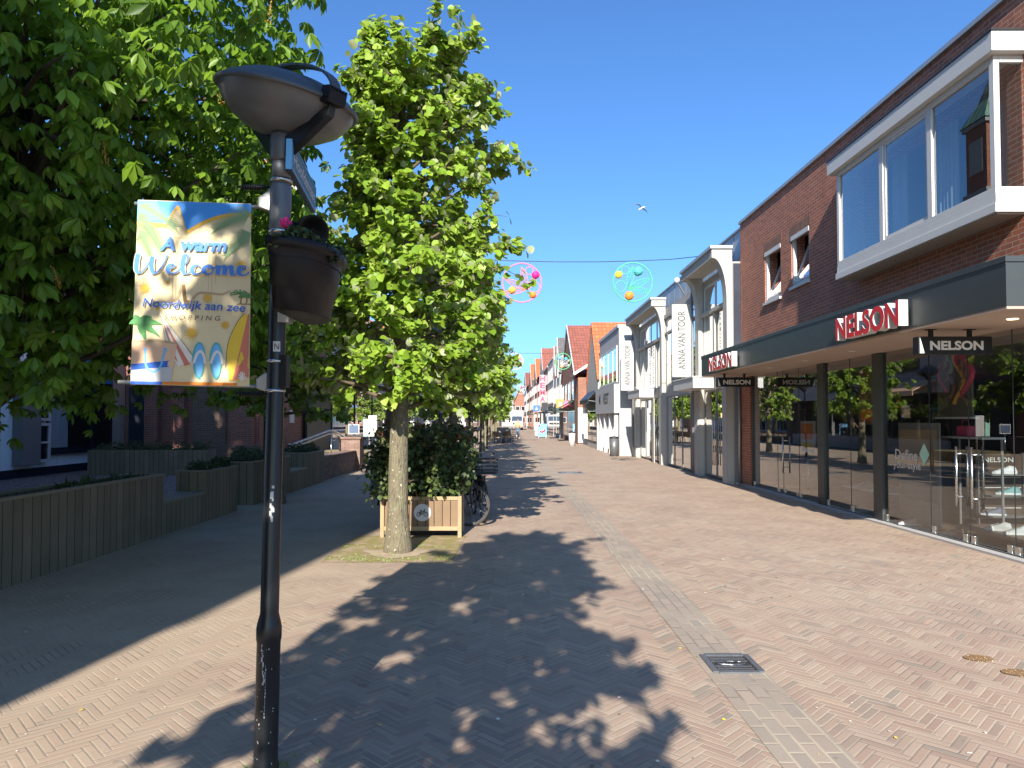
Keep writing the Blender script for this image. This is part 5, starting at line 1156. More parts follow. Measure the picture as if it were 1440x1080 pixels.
for y in (34.2, 36.0, 37.9, 39.7, 40.9): b = MB(); b.box(5.1, 5.269, y, y+.28, 0, 2.049); b.build('column', M['white_paint'], B3)
pane_x('pane', 5.266, 34.5, 40.9, .2, 2.0, M['dark_glass'], sf)
# orange roof house with a pointed cream gable
house('gabled_house', 'house with a bright orange tiled roof and a tall pointed cream gable', 1, 41.25, 46.8, 5.2, 9, 4.2, 'cream_concrete', roof='gx', ridge=7.7, roofm='orange_tile', shop=(2.5,'navy',2), verge=False, trim='cream_concrete')
awning('awning', 'dark blue green awning below the pointed cream gable', 5.2, 41.6, 46.4, 2.7, 3.5, .55, 'navy')
# red roof house and its lit brick wing
house('gabled_house', 'house with a big brownish red tiled roof facing the viewer', 1, 53.2, 66.5, 5.0, 11, 5.2, 'orange_brick', roof='gx', ridge=9.6, roofm='red_tile', rows=[(3.3,4.8,4,.5)], shop=(2.6,'anthracite',4))
t = thing('porch_gable', 'white trimmed brick gable wing jutting out before the big red roof', 'building', (6,51,0)); b = MB(); b.box(4.95,7.2,50.5,53.1,0,4.75); b.build('wall', M['orange_brick'], t)
b = MB()
for xa, za, xb, zb in ((4.6,4.95,5.85,5.75),(5.85,5.75,7.4,4.95)):
    d = Vector((xb-xa,0,zb-za)); L = d.length; d.normalize(); n = Vector((-d.z,0,d.x)); b.obox(Vector(((xa+xb)/2,51.6,(za+zb)/2)), d, (0,1,0), n, L/2, 1.5, .09)
b.build('roof', M['white_paint'], t)
b = MB(); b.box(5.55,7.0,50.46,50.499,2.9,4.7); w = b.build('recess', M['shop_dark'], t)  # dark plate on the wall stands in for the shaded recess
for x in (6.0,6.4): b = MB(); b.box(x,x+.08,50.42,50.459,2.95,4.2); b.build('bar', M['silver'], w)
b = MB(); b.box(4.93,7.1,50.40,50.499,.1,2.6); b.build('shop_front', M['white_paint'], t); b = MB(); b.box(5.3,6.6,50.38,50.399,.2,2.3); b.build('shop_window', M['dark_glass'], t)
house('low_shop', 'low one storey shop with a dark front between the orange and red roofs', 1, 46.85, 50.4, 5.3, 8, 2.9, 'white_wall', shop=(2.3,'anthracite',2))
awning('awning', 'dark green round awning in front of the red roofed house', 5.0, 54.2, 58.2, 2.25, 3.2, 1.35, 'dark_green'); awning('awning', 'black awning beyond the dark green one', 4.9, 62, 66.2, 2.3, 3.3, 1.5, 'charcoal_cloth'); awning('awning', 'pale low awning roof halfway down the right side of the street', 4.6, 92, 104, 2.5, 2.9, 1.4, 'peach')
# white gables
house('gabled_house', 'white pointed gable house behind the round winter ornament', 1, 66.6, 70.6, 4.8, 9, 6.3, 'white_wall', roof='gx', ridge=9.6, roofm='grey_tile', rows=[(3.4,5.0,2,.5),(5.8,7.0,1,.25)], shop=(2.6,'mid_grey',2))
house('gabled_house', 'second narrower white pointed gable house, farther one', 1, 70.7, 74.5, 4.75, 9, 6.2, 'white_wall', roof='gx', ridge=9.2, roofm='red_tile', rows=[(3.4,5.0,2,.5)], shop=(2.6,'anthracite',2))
house('tall_house', 'dull grey flat house with dark upper windows beside the red letter sign', 1, 74.6, 84, 4.7, 9, 8.2, 'grey_concrete', rows=[(3.6,5.2,4,.6),(6.0,7.4,4,.6)], shop=(2.7,'anthracite',4))
house('brick_house', 'grey brown brick house carrying the red letter sign', 1, 84.1, 94, 4.65, 9, 8.0, 'brown_brick', rows=[(3.6,5.2,4,.5),(6.0,7.2,4,.5)], shop=(2.7,'sky_blue',4), trim='white_paint')
FAR = [('white_house','white house with a steep white gable past the red letter sign',94.1,101,8.4,'white_wall','gx',11.5,'red_tile'),('brick_house','red brick house with grey roof past the steep white gable',101.1,110,8.0,'red_brick','gy',11.2,'grey_tile'),('brick_house','orange tiled house, nearer of the two far ones on the right',110.1,120,7.6,'orange_brick','gx',11.6,'orange_tile'),
       ('white_house','white house squeezed between two orange tiled houses',120.1,128,8.6,'white_wall','flat',0,''),('brick_house','orange tiled house, farther of the two far ones on the right',128.1,140,7.8,'orange_brick','gx',12.2,'orange_tile'),('brick_house','dark brick house with grey roof far on the right side',140.1,154,8.6,'brown_brick','gy',12,'grey_tile'),('white_house','last pale house on the right side before the street closes',154.1,172,8.6,'white_wall','gx',12.5,'red_tile')]
for (n, lb, y0, y1, ev, wm, rf, rg, rm) in FAR: house(n, lb, 1, y0, y1, 4.6-.012*(y0-94), 9, ev, wm, rows=[(3.6,5.2,3,.5),(6,7.3,3,.5)], roof=rf, ridge=rg, roofm=rm or 'red_tile', shop=(2.8,'anthracite' if y0 % 2 < 1 else 'white_paint',3))
CL = [('orange brick house with orange roof closing the street, right of the truck',1.6,5.0,196,7.0,'orange_brick','orange_tile',10.5),('white house with red roof closing the street behind the truck',-2.4,1.5,204,7.4,'white_wall','red_tile',10.5),('brick house with orange roof closing the street, left of the truck',-6.8,-2.5,200,8.0,'brown_brick','orange_tile',11.5)]
for lb, x0, x1, y, ev, wm, rm, rg in CL:
    t = thing('closing_house', lb, 'building', ((x0+x1)/2,y,0)); b = MB(); b.box(x0,x1,y,y+9,0,ev); b.prism([(x0,y,ev+.001),(x1,y,ev+.001),((x0+x1)/2,y,rg)],(0,9,0)); b.build('wall', M[wm], t)
    b = MB()
    for xa in (x0, x1):
        d = Vector((xa-(x0+x1)/2,0,ev-rg)); L = d.length; d.normalize(); n = d.cross(Vector((0,1,0))); n = n if n.z > 0 else -n; b.obox(Vector(((x0+x1)/2,y+4.3,rg))+d*(L/2+.1)+n*.07, d, (0,1,0), n, L/2+.15, 4.8, .06)
    b.build('roof', M[rm], t)
    for z in (1.0,4.0):
        for k in range(2):
            xm = x0+(x1-x0)*(k+.5)/2; fr = MB(); frame_y(fr, y-.04, y-.001, xm-.6, xm+.6, z, z+1.6, .1); f = fr.build('window', M['white_paint'], t); pane_y('pane', y-.02, xm-.5, xm+.5, z+.1, z+1.5, M['dark_glass'], f)
# shop signs down the street
def flag_sign(label, x0, x1, y, z0, z1, mat, words=None, lm='white_paint', th=.12, stack=False, name='hanging_sign'):
    t = thing(name, label, 'sign', ((x0+x1)/2,y,z0)); b = MB(); b.box(x0,x1,y,y+th,z0,z1); b.build('panel', M[mat], t)
    b = MB(); b.bar((x1,y+th/2,(z0+z1)/2),(x1+.35,y+th/2,(z0+z1)/2),.05); b.build('arm', M['steel'], t)
    if stack:
        h = (z1-z0)/len(words)
        for i, ch in enumerate(words): text('lettering', ch, (x0+.06,y-.01,z1-h*(i+1)+.08*h), (1,0,0), UP, h*.82, x1-x0-.12, M[lm], t, bold=.04)
    elif words: text('lettering', words, (x0+.1,y-.01,z0+(z1-z0)*.3), (1,0,0), UP, (z1-z0)*.4, x1-x0-.2, M[lm], t, bold=.02)
    return t
flag_sign('tall white sign with big red stacked letters on the grey brown brick house', 3.85, 4.6, 88, 3.9, 7.3, 'grey_concrete', 'HEMA', 'crimson', stack=True)
t = flag_sign('square orange sign with a white emblem over the black awning', 4.1, 4.75, 61, 2.75, 3.5, 'orange')
b = MB(); b.prism([(4.22,60.985,2.88),(4.36,60.985,3.2),(4.3,60.985,3.38),(4.46,60.985,3.22),(4.6,60.985,3.36),(4.55,60.985,3.1),(4.64,60.985,2.9),(4.5,60.985,3.0),(4.42,60.985,2.86),(4.34,60.985,3.02)], (0,.012,0)); b.build('emblem', M['white_paint'], t)
t = flag_sign('blue sign hanging over the pale awning far down on the right', 3.3, 4.2, 95, 2.9, 3.7, 'blue'); b = MB(); b.prism([(3.6,94.98,3.1),(3.9,94.98,3.1),(3.75,94.98,3.55)],(0,.015,0)); b.build('emblem', M['white_paint'], t)
flag_sign('dark square sign between the blue and the orange sign', 3.9, 4.6, 84, 2.8, 3.8, 'anthracite')
flag_sign('small pink and white sign beside the black awning', 4.5, 5.0, 58.5, 2.7, 3.3, 'pink')
# pavement board
t = thing('pavement_sign', 'pale blue pavement board with a red slipper shape, standing on the right of the street', 'pavement sign', (3.2,69,0)); b = MB(); b.box(2.85,3.7,69,69.08,.12,1.35); b.build('panel', M['light_blue'], t)
b = MB(); b.tube([(3.05,68.99,.62),(3.25,68.99,.55),(3.5,68.99,.68),(3.45,68.99,.85)], .08, 8); b.ball((3.0,68.99,1.18),.10,8); b.build('picture', M['red'], t)
for x in (2.9,3.6): b = MB(); b.box(x,x+.06,68.9,69.3,0,.119); b.build('foot', M['white_paint'], t)
flag_sign('white and red shop panel just behind the pavement board', 2.6, 2.85, 70, .2, 1.5, 'white_paint', name='pavement_panel')
for i, (x, y, lb) in enumerate(((4.3,47.6,'small white bin nearest the dark shop'),(5.05,33.7,'grey litter bin beside the cream boutique corner'))):
    t = thing('litter_bin', lb, 'litter bin', (x,y,0), 'bins by the shop fronts'); b = MB(); b.lathe([(.0,0),(.2,0),(.22,.85),(.0,.85)], (x-.05,y,0), 16); b.build('body', M['worn_grey' if i else 'white_paint'], t); b = MB(); b.lathe([(.0,.851),(.23,.851),(.2,.93),(.0,.95)], (x-.05,y,0), 16); b.build('lid', M['anthracite'], t)
# ------------------------------------------------------------------ hanging street ornaments
def wire(label, pts):
    b = MB(); b.tube(pts, .012, 5); tag(b.build('overhead_wire', M['anthracite']), label, 'wire', 'wires across the street')
def ornament(label, c, r, ringm, leafm, balls, flip=1, simple=False):
    t = thing('street_ornament', label, 'ornament', c, 'round ornaments hung over the street'); x, y, z = c; P = lambda u, v: (x+u*r*flip, y, z+v*r)
    b = MB(); b.tube([P(math.cos(a), math.sin(a)) for a in [2*math.pi*i/48 for i in range(48)]], .020 if not simple else .03, 6, closed=True); b.build('ring', M[ringm], t)
    def leaf(u, v, ang, L, w):
        A = [(u+math.cos(ang)*L*k-math.sin(ang)*w*math.sin(math.pi*k), v+math.sin(ang)*L*k+math.cos(ang)*w*math.sin(math.pi*k)) for k in [i/10 for i in range(11)]]; B = [(u+math.cos(ang)*L*k+math.sin(ang)*w*math.sin(math.pi*k), v+math.sin(ang)*L*k-math.cos(ang)*w*math.sin(math.pi*k)) for k in [i/10 for i in range(11)]]
        b = MB(); rr_ = .010 if not simple else .018
        b.tube([P(*q) for q in A], rr_, 5); b.tube([P(*q) for q in B], rr_, 5); b.tube([P(u,v), P(u+math.cos(ang)*L, v+math.sin(ang)*L)], rr_*.8, 5)
        if not simple:
            for i in range(2, 10): m = (u+math.cos(ang)*L*(i-1.6)/10, v+math.sin(ang)*L*(i-1.6)/10); b.tube([P(*m), P(*A[i])], .006, 4); b.tube([P(*m), P(*B[i])], .006, 4)
        b.build('leaf', M[leafm], t)
    leaf(-.25,-.35,1.35,1.2,.17); leaf(-.25,-.35,.45,1.25,.17); leaf(-.25,-.35,-.12,1.15,.16)
    if flip < 0: leaf(-.25,-.35,2.2,.9,.14)
    for u, v, q in ((-.38,.62,.2),(-.62,-.22,.28)):
        b = MB(); b.tube([P(u+q*math.cos(a), v+q*math.sin(a)) for a in [2*math.pi*i/24 for i in range(24)]], .012, 5, closed=True); b.build('hoop', M[ringm], t)
    for u, v, q, m in balls:
        b = MB(); b.ball(P(u,v), q*r, 14); rr = random.Random(2)
        for i in range(40): d = Vector((rr.gauss(0,1),rr.gauss(0,1),rr.gauss(0,1))).normalized(); b.ball(Vector(P(u,v))+d*q*r*.97, q*r*.14, 4)
        b.build('ball', M[m], t)
ornament('round ornament with green ring and leaves and yellow, blue and orange balls', (3.69,21,5.80), .58, 'pale_green', 'pale_green', [(-.72,.38,.19,'yellow'),(.28,.56,.24,'teal'),(-.18,-.70,.23,'orange')])
ornament('round ornament with pink ring and leaves and crimson and orange balls, half behind the linden', (.40,21,5.78), .58, 'pink', 'coral', [(-.70,.40,.20,'hot_pink'),(-.55,-.62,.18,'orange'),(.5,-.38,.18,'amber')], -1)
wire('near thin wire carrying the green and the pink ornament', [(-1.6,21.1,6.55)]+[(x, 21, 6.40+.012*(x-2)**2*.8) for x in (-.5,.4,1.5,2.6,3.69,4.8)]+[(6.15,21,6.62)])
ornament('small far round ornament with pale ring before the white gable', (3.9,51,5.93), .58, 'pale_green', 'white_paint', [(-.4,.45,.26,'light_blue'),(.4,.3,.22,'teal'),(-.1,-.62,.24,'tan')], 1, True)
ornament('small far round ornament with pink ring beside the linden crown', (.48,51,5.93), .58, 'peach', 'pink', [(.45,-.15,.22,'orange'),(-.4,.4,.2,'amber')], -1, True)
wire('farther thin wire carrying the two small ornaments', [(-1.6,51,6.6),(.48,51,6.53),(2.2,51,6.50),(3.9,51,6.53),(5.0,51,6.6)])
ornament('tiny distant round ornament farthest down the street', (1.6,92,5.7), .6, 'white_paint', 'white_paint', [(.2,.4,.25,'crimson'),(-.4,-.3,.22,'green')], 1, True)
wire('distant thin wire carrying the tiny ornament', [(-1.7,92,6.4),(1.6,92,6.3),(4.7,92,6.45)])
# ------------------------------------------------------------------ left side: white house, church, fashion shop
WH = thing('white_house', 'white rendered house in shade with dark framed windows behind the gravel bed', 'building', (-19,20,0)); wx = -14.4
b = MB(); b.box(-24, wx, 11.5, 26.7, .26, 6.6); b.build('wall', M['house_white'], WH); b = MB(); b.box(-24, wx+.03, 11.47, 26.73, .0, .259); b.build('plinth', M['navy'], WH)
b = MB(); b.box(-24.2, wx+.3, 11.3, 26.9, 6.601, 6.9); b.build('roof_edge', M['white_paint'], WH)
b = MB(); b.prism([(-24.2,11.3,6.901),(wx+.3,11.3,6.901),(-19.2,11.3,9.4)], (0,15.6,0)); b.build('roof', M['grey_tile'], WH)
for (ya, yb, za, zb, cur) in ((22.15,25.75,.74,3.5,True),(22.15,25.75,3.9,5.8,False),(13.0,17.5,1.0,3.4,True)):
    fr = MB(); frame_x(fr, wx+.001, wx+.06, ya, yb, za, zb, .09); ym = ya+(yb-ya)*.68; fr.box(wx+.002, wx+.058, ym-.07, ym+.07, za+.09, zb-.09); fr.box(wx+.003, wx+.057, ym+.07, yb-.09, zb-.75, zb-.67); f = fr.build('window', M['navy'], WH)
    pane_x('pane', wx+.03, ya+.09, ym-.07, za+.09, zb-.09, M['window_glass'] if cur else M['dark_glass'], f); pane_x('pane', wx+.03, ym+.07, yb-.09, za+.09, zb-.75, M['dark_glass'], f); pane_x('pane', wx+.03, ym+.07, yb-.09, zb-.67, zb-.09, M['dark_glass'], f)
    b = MB(); b.box(wx+.001, wx+.16, ya-.12, yb+.12, za-.12, za-.002); b.build('sill', M['navy'], f)
    if cur:
        b = MB(); vs = []; k = 30; y0_, y1_ = ya+.1, ya+(yb-ya)*.30
        for j in range(k+1): vs += [(wx+.012+.006*math.sin(j*1.7), y0_+(y1_-y0_)*j/k, za+.09), (wx+.012+.006*math.sin(j*1.7), y0_+(y1_-y0_)*j/k, zb-.09)]
        b.add(vs, [(2*j,2*j+2,2*j+3,2*j+1) for j in range(k)], 0, True); b.build('curtain', M['house_white'], f); b = MB(); b.quad((wx+.004,ya+.1,za+.09),(wx+.004,ym,za+.09),(wx+.004,ym,zb-.09),(wx+.004,ya+.1,zb-.09)); b.build('room', M['shop_dark'], f)
b = MB(); b.box(wx+.001, wx+.10, 22.2, 25.7, 3.0, 3.85); b.build('sun_blind', M['sky_blue'], WH)
b = MB(); b.box(wx+.001, wx+.32, 20.65, 21.45, .38, 3.2); b.build('shutter', M['mid_grey'], WH)
for z0, z1 in ((.42,1.62),(1.68,2.86)):
    fr = MB(); frame_x(fr, wx+.12, wx+.2, 21.5, 22.1, z0, z1, .09); fr.box(wx+.121, wx+.199, 21.59, 22.01, (z0+z1)/2-.03, (z0+z1)/2+.03); f = fr.build('display_case', M['white_paint'], WH); b = MB(); b.box(wx+.001, wx+.119, 21.5, 22.1, z0, z1); b.build('case_body', M['white_paint'], f); pane_x('pane', wx+.16, 21.59, 22.01, z0+.09, z1-.09, M['dark_glass'], f)
b = MB(); b.cyl((wx+.1,19.9,.02),(wx+.1,19.9,6.5),.07,n=10); b.build('downpipe', M['navy'], WH); b = MB(); b.box(wx+.001,wx+.05,18.7,19.6,.0,2.5); b.build('door', M['navy'], WH)
# church
CH = thing('church', 'dark red brick church with navy doors and a copper spired turret', 'church', (-11,30,0))
b = MB(); b.box(-13.25,-8.6,24.6,33.5,0,7.2); b.box(-16,-13.251,26.9,33.4,0,6.8); b.prism([(-13.25,24.6,7.201),(-8.6,24.6,7.201),(-10.9,24.6,11.2)], (0,8.9,0)); b.build('wall', M['church_brick'], CH)
b = MB()
for xa in (-13.25,-8.6):
    q = Vector((-10.92,29.0,11.3)); d = Vector((xa+10.92,0,7.2-11.2)); L = d.length; d.normalize(); n = d.cross(Vector((0,1,0))); n = n if n.z > 0 else -n; b.obox(q+d*(L/2+.1), d, (0,1,0), n, L/2+.2, 4.7, .06)
b.build('roof', M['grey_tile'], CH)
for i, (x0, x1) in enumerate(((-12.45,-12.0),(-11.45,-11.1),(-9.55,-8.75))): b = MB(); b.box(x0,x1,24.3,24.599,0,5.2-.8*(i == 2)); b.prism([(x0,24.3,5.201-.8*(i == 2)),(x0,24.599,5.201-.8*(i == 2)),(x0,24.599,5.6-.8*(i == 2))],(x1-x0,0,0)); b.build('buttress', M['church_brick'], CH)
b = MB(); b.box(-9.7,-8.5,24.2,24.299,0,.75); b.box(-9.72,-8.48,24.17,24.299,.751,.86); b.build('stone_base', M['brown_brick'], CH)
b = MB(); b.box(-13.1,-12.55,24.54,24.598,.02,2.85); b.build('door', M['navy'], CH)
b = MB(); b.box(-10.95,-9.75,24.57,24.598,.3,2.6); b.prism([(-10.35+.6*math.cos(a),24.57,2.6+.5*math.sin(a)) for a in [math.pi*i/12 for i in range(13)]],(0,.028,0)); b.build('blind_arch', M['brown_brick'], CH)
b = MB(); b.box(-8.598,-8.54,25.0,26.6,.02,3.0); b.build('door', M['navy'], CH); b = MB(); b.cyl((-8.5,25.4,1.25),(-8.5,26.3,1.25),.03,n=8); b.build('door_handle', M['steel'], CH)
b = MB(); b.box(-8.598,-8.53,24.9,28.9,3.05,3.28); b.build('lintel', M['grey_concrete'], CH); b = MB(); b.box(-8.598,-8.55,27.9,28.4,1.6,2.1); b.build('notice', M['white_paint'], CH)
b = MB(); b.box(-8.58,-8.3,24.9,25.3,2.35,2.6); b.build('wall_lamp', M['pale'], CH)
b = MB(); b.box(-10.75,-9.35,31.05,32.45,7.3,14.9); tw = b.build('turret', M['red_brick'], CH)
b = MB()
for z in (11.8,14.901): b.box(-10.87,-9.23,30.93,32.57,z,z+.18)
b.build('cornice', M['grey_concrete'], tw); b = MB(); c = (-10.05,31.75,15.09); vs = [(c[0]+.9*sx,c[1]+.9*sy,c[2]) for sx, sy in ((-1,-1),(1,-1),(1,1),(-1,1))]+[(c[0]+.36*sx,c[1]+.36*sy,c[2]+1.0) for sx, sy in ((-1,-1),(1,-1),(1,1),(-1,1))]+[(c[0],c[1],c[2]+2.2)]
b.add(vs, [(0,1,5,4),(1,2,6,5),(2,3,7,6),(3,0,4,7),(4,5,8),(5,6,8),(6,7,8),(7,4,8),(0,3,2,1)]); b.build('spire', M['copper'], tw)
b = MB(); b.box(-9.349,-9.31,31.3,32.2,12.8,14.3); b.build('louvre', M['cream_concrete'], tw); b = MB(); b.box(-10.5,-9.6,31.01,31.049,12.8,14.3); b.build('louvre', M['cream_concrete'], tw)
# fashion shop beyond the church
FS = thing('fashion_shop', 'dark glazed fashion shop with a navy panel and pale upper storey behind the ramp', 'building', (-13,42,0)); fx = -8.35
b = MB(); b.box(-16,fx-2.5,33.6,52,0,3.4); b.box(-16,fx,33.6,52,3.401,7.2); b.build('wall', M['grey_concrete'], FS); b = MB(); b.box(-16,fx+.05,33.5,52.1,7.201,7.35); b.build('roof_edge', M['zinc'], FS)
b = MB(); b.box(fx-.12,fx-.02,29.6,33.58,.0,3.4); b.build('navy_panel', M['navy'], FS); b = MB(); b.box(fx-2.4,fx+.1,33.6,52,.0,.72); b.build('plinth', M['grey_concrete'], FS)
b = MB(); b.box(fx-.03,fx+.06,33.6,52,3.05,3.399); b.build('fascia', M['white_wall'], FS)
for y in (33.6,38.6,43.6,48.6): b = MB(); b.box(fx-.08,fx+.02,y,y+.12,.721,3.049); b.build('post', M['navy'], FS)
for y in (33.72,38.72,43.72): pane_x('glass_pane', fx-.02, y, y+4.88, .721, 3.049, M['shop_glass'], FS)
b = MB(); b.box(fx-2.49,fx-2.42,33.7,52,.73,3.39); b.build('back_wall', M['shop_dark'], FS)
for ya in (36,40,44,48): fr = MB(); frame_x(fr, fx+.001, fx+.06, ya, ya+2.2, 4.2, 6.3, .1); f = fr.build('window', M['anthracite'], FS); pane_x('pane', fx+.03, ya+.1, ya+2.1, 4.3, 6.2, M['dark_glass'], f)
LEFT = [('brick_house','brown brick house with a row of shop windows behind the lindens',52.1,63,-8.0,7.6,'brown_brick','gy',10.5,'red_tile'),('white_house','cream house half hidden behind the lindens on the left',63.1,76,-7.6,8.0,'cream_concrete','gx',11,'orange_tile'),('brick_house','red brick house behind the lindens on the left, farther one',76.1,94,-7.2,7.4,'red_brick','gy',10.5,'grey_tile'),('white_house','pale house near the end of the left row',94.1,120,-6.8,8.2,'white_wall','gy',11,'red_tile'),('brick_house','orange brick house ending the left row',120.1,168,-6.4,8.0,'orange_brick','gy',11.5,'orange_tile')]
for (n, lb, y0, y1, X, ev, wm, rf, rg, rm) in LEFT: house(n, lb, -1, y0, y1, X, 9, ev, wm, rows=[(3.8,5.4,3,.5)], roof=rf, ridge=rg, roofm=rm, shop=(2.9,'anthracite',4))
awning('awning', 'peach awning on the left shops behind the first linden', -8.3, 34.5, 40, 2.9, 3.7, 1.2, 'peach', -1)
# tall brick hall behind the viewer on the left: throws the long shade over the left pavement
HH = thing('brick_hall', 'steep roofed brick hall behind the viewer on the left, throwing the long shade', 'building', (-4.42,-6,0)); hx0, hx1, hy0, hy1, he = -22.0, -4.42, -13, -6, 10.6
prf = [(hx1,he),(-7.4,13.6),(-11.0,16.5),(-15.5,16.5),(hx0,he)]
b = MB(); b.box(hx0,hx1,hy0,hy1,0,he); b.prism([(x,hy0,z+.001) for x, z in prf],(0,hy1-hy0,0)); b.build('wall', M['church_brick'], HH)
b = MB()
for (xa, za), (xb, zb) in zip(prf, prf[1:]):
    d = Vector((xb-xa,0,zb-za)); L = d.length; d.normalize(); n = Vector((d.z,0,-d.x)); b.obox(Vector(((xa+xb)/2,(hy0+hy1)/2,(za+zb)/2))+n*.06, d, (0,1,0), n, L/2+.05, (hy1-hy0)/2+.05, .05)
b.build('roof', M['grey_tile'], HH)
for y in (-11.5,-9.5,-7.5):
    for z in (1.2,5.2): fr = MB(); frame_x(fr, hx1+.001, hx1+.05, y-.6, y+.6, z, z+2.2, .08); f = fr.build('window', M['white_paint'], HH); pane_x('pane', hx1+.025, y-.52, y+.52, z+.08, z+2.12, M['dark_glass'], f)
HH.rotation_euler = (0,0,-math.atan(.135))
# ------------------------------------------------------------------ people, cyclist, mannequins
def skin(name, chain, mat, parent, sub=2):
    """chain: list of (points, radii); points joined where they coincide"""
    bm = bmesh.new(); ly = bm.verts.layers.skin.verify(); idx = {}; first = True
    for pts, rad in chain:
        prev = None
        for p, r in zip(pts, rad):
            key = tuple(round(c, 4) for c in p)
            if key not in idx:
                v = bm.verts.new(p); idx[key] = v; v[ly].radius = (r, r) if not isinstance(r, tuple) else r; v[ly].use_root = first; first = False
            v = idx[key]
            if prev is not None and prev is not v and not bm.edges.get((prev, v)): bm.edges.new((prev, v))
            prev = v
    me = bpy.data.meshes.new(name); bm.to_mesh(me); bm.free(); me.materials.append(mat); o = link(name, me, parent)
    s = o.modifiers.new('skin', 'SKIN'); s.use_smooth_shade = True; u = o.modifiers.new('sub', 'SUBSURF'); u.levels = u.render_levels = sub
    return o
def head(parent, c, hairm, face=1):
    c = Vector(c)
    b = MB(); b.ball(c+Vector((0,.015*face*-1*-1,.035)), .112, 14, 0, (.86,1.0,.95)); b.build('hair', hairm, parent)
def mannequin(loc, label, shirt, trousers, rz=0):
    t = thing('mannequin', label, 'mannequin', (0,0,0), 'headless mannequins in the fashion shop window')
    hip, ch, nk = (0,0,.95), (0,0,1.32), (0,0,1.52)
    skin('body', [([hip,(0,0,1.12),ch,nk,(0,0,1.58)],[.13,.12,.15,.06,.05]),([ch,(.19,0,1.42),(.27,.02,1.15),(.28,-.06,.90),(.28,-.08,.80)],[.15,.06,.045,.036,.03]),([ch,(-.19,0,1.42),(-.27,.02,1.15),(-.28,-.06,.90),(-.28,-.08,.80)],[.15,.06,.045,.036,.03]),([hip,(.10,0,.88),(.11,0,.48),(.11,.02,.08),(.11,-.12,.03)],[.13,.10,.065,.045,.035]),([hip,(-.10,0,.88),(-.11,0,.48),(-.11,.02,.08),(-.11,-.12,.03)],[.13,.10,.065,.045,.035])], M['grey'], t, 1)
    s = skin('shirt', [([(0,0,.90),(0,0,1.12),(0,0,1.34),(0,0,1.50)],[.165,.15,.18,.085]),([(0,0,1.34),(.20,0,1.43),(.275,.02,1.17)],[.18,.085,.075]),([(0,0,1.34),(-.20,0,1.43),(-.275,.02,1.17)],[.18,.085,.075])], M['shirt'], t, 1); s.color = c4(shirt)
    s = skin('trousers', [([(0,0,.93),(.10,0,.86),(.115,0,.48),(.115,.02,.10)],[.155,.125,.09,.075]),([(0,0,.93),(-.10,0,.86),(-.115,0,.48),(-.115,.02,.10)],[.155,.125,.09,.075])], M['shirt'], t, 1); s.color = c4(trousers)
    t.location = loc; t.rotation_euler = (0,0,rz); return t
mannequin((-8.85,35.7,.72), 'mannequin in an open pale shirt over orange print, left one in the dark shop window', (.55,.42,.28), (.25,.24,.2), R(75))
mannequin((-8.85,38.1,.72), 'mannequin in a plain beige shirt, right of the other pale one in the shop window', (.62,.46,.32), (.12,.1,.08), R(75))
mannequin((-8.85,44.6,.72), 'mannequin in a blue shirt beside the pale display panel', (.15,.28,.6), (.6,.6,.6), R(75))
t = thing('display_stand', 'white and mint upright display stand on the brick pier side of the ramp', 'display panel', (-5.3,26.5,0)); b = MB(); b.box(-5.22,-4.9,26.5,26.56,1.1,1.88); b.build('panel', M['white_paint'], t); b = MB(); b.box(-5.40,-5.225,26.45,26.5,1.1,1.75); b.build('side_leaf', M['mint'], t)
for x in (-5.2,-4.97): b = MB(); b.box(x,x+.05,26.5,26.55,0,1.099); b.build('leg', M['steel'], t)
t = thing('info_sign', 'small dark framed picture sign above the brick pier', 'sign', (-5.9,26,0)); b = MB(); b.box(-5.85,-5.45,26.0,26.05,1.20,1.56); b.build('frame', M['white_paint'], t); b = MB(); b.box(-5.82,-5.48,25.985,25.999,1.24,1.52); b.build('picture', M['jeans'], t); b = MB(); b.cyl((-5.65,26.03,.42),(-5.65,26.03,1.2),.025); b.build('post', M['steel'], t)
# cyclist far down the street
bk = bicycle('dark bicycle ridden towards the viewer far down the street', (.82,62,0), R(-92), M['black_paint'], group=None, extras=False)
CY = thing('person', 'person in a tan jacket and dark trousers riding a bicycle far down the street', 'person', (.82,62,0))
x, y = .82, 62.0
hp, chs, nk, hd = (x,y+.24,1.0), (x,y+.16,1.36), (x,y+.10,1.52), (x,y+.06,1.66)
skin('body', [([hp,chs,nk,hd,(x,y+.05,1.74)],[.15,.17,.065,.10,.075]),([chs,(x+.21,y+.12,1.42),(x+.27,y-.06,1.18),(x+.26,y-.24,1.07),(x+.25,y-.31,1.05)],[.17,.065,.05,.04,.035]),([chs,(x-.21,y+.12,1.42),(x-.27,y-.06,1.18),(x-.26,y-.24,1.07),(x-.25,y-.31,1.05)],[.17,.065,.05,.04,.035]),([hp,(x+.11,y+.05,.86),(x+.10,y-.12,.60),(x+.10,y+.06,.22),(x+.10,y-.10,.16)],[.15,.085,.06,.045,.04]),([hp,(x-.11,y+.05,.94),(x-.10,y-.20,.78),(x-.10,y-.03,.40),(x-.10,y-.18,.34)],[.15,.085,.06,.045,.04])], M['skin'], CY, 1)
skin('jacket', [([(x,y+.25,.96),chs,(x,y+.11,1.49)],[.18,.20,.09]),([chs,(x+.21,y+.12,1.42),(x+.27,y-.06,1.18),(x+.26,y-.22,1.08)],[.20,.085,.068,.055]),([chs,(x-.21,y+.12,1.42),(x-.27,y-.06,1.18),(x-.26,y-.22,1.08)],[.20,.085,.068,.055])], M['tan'], CY, 1)
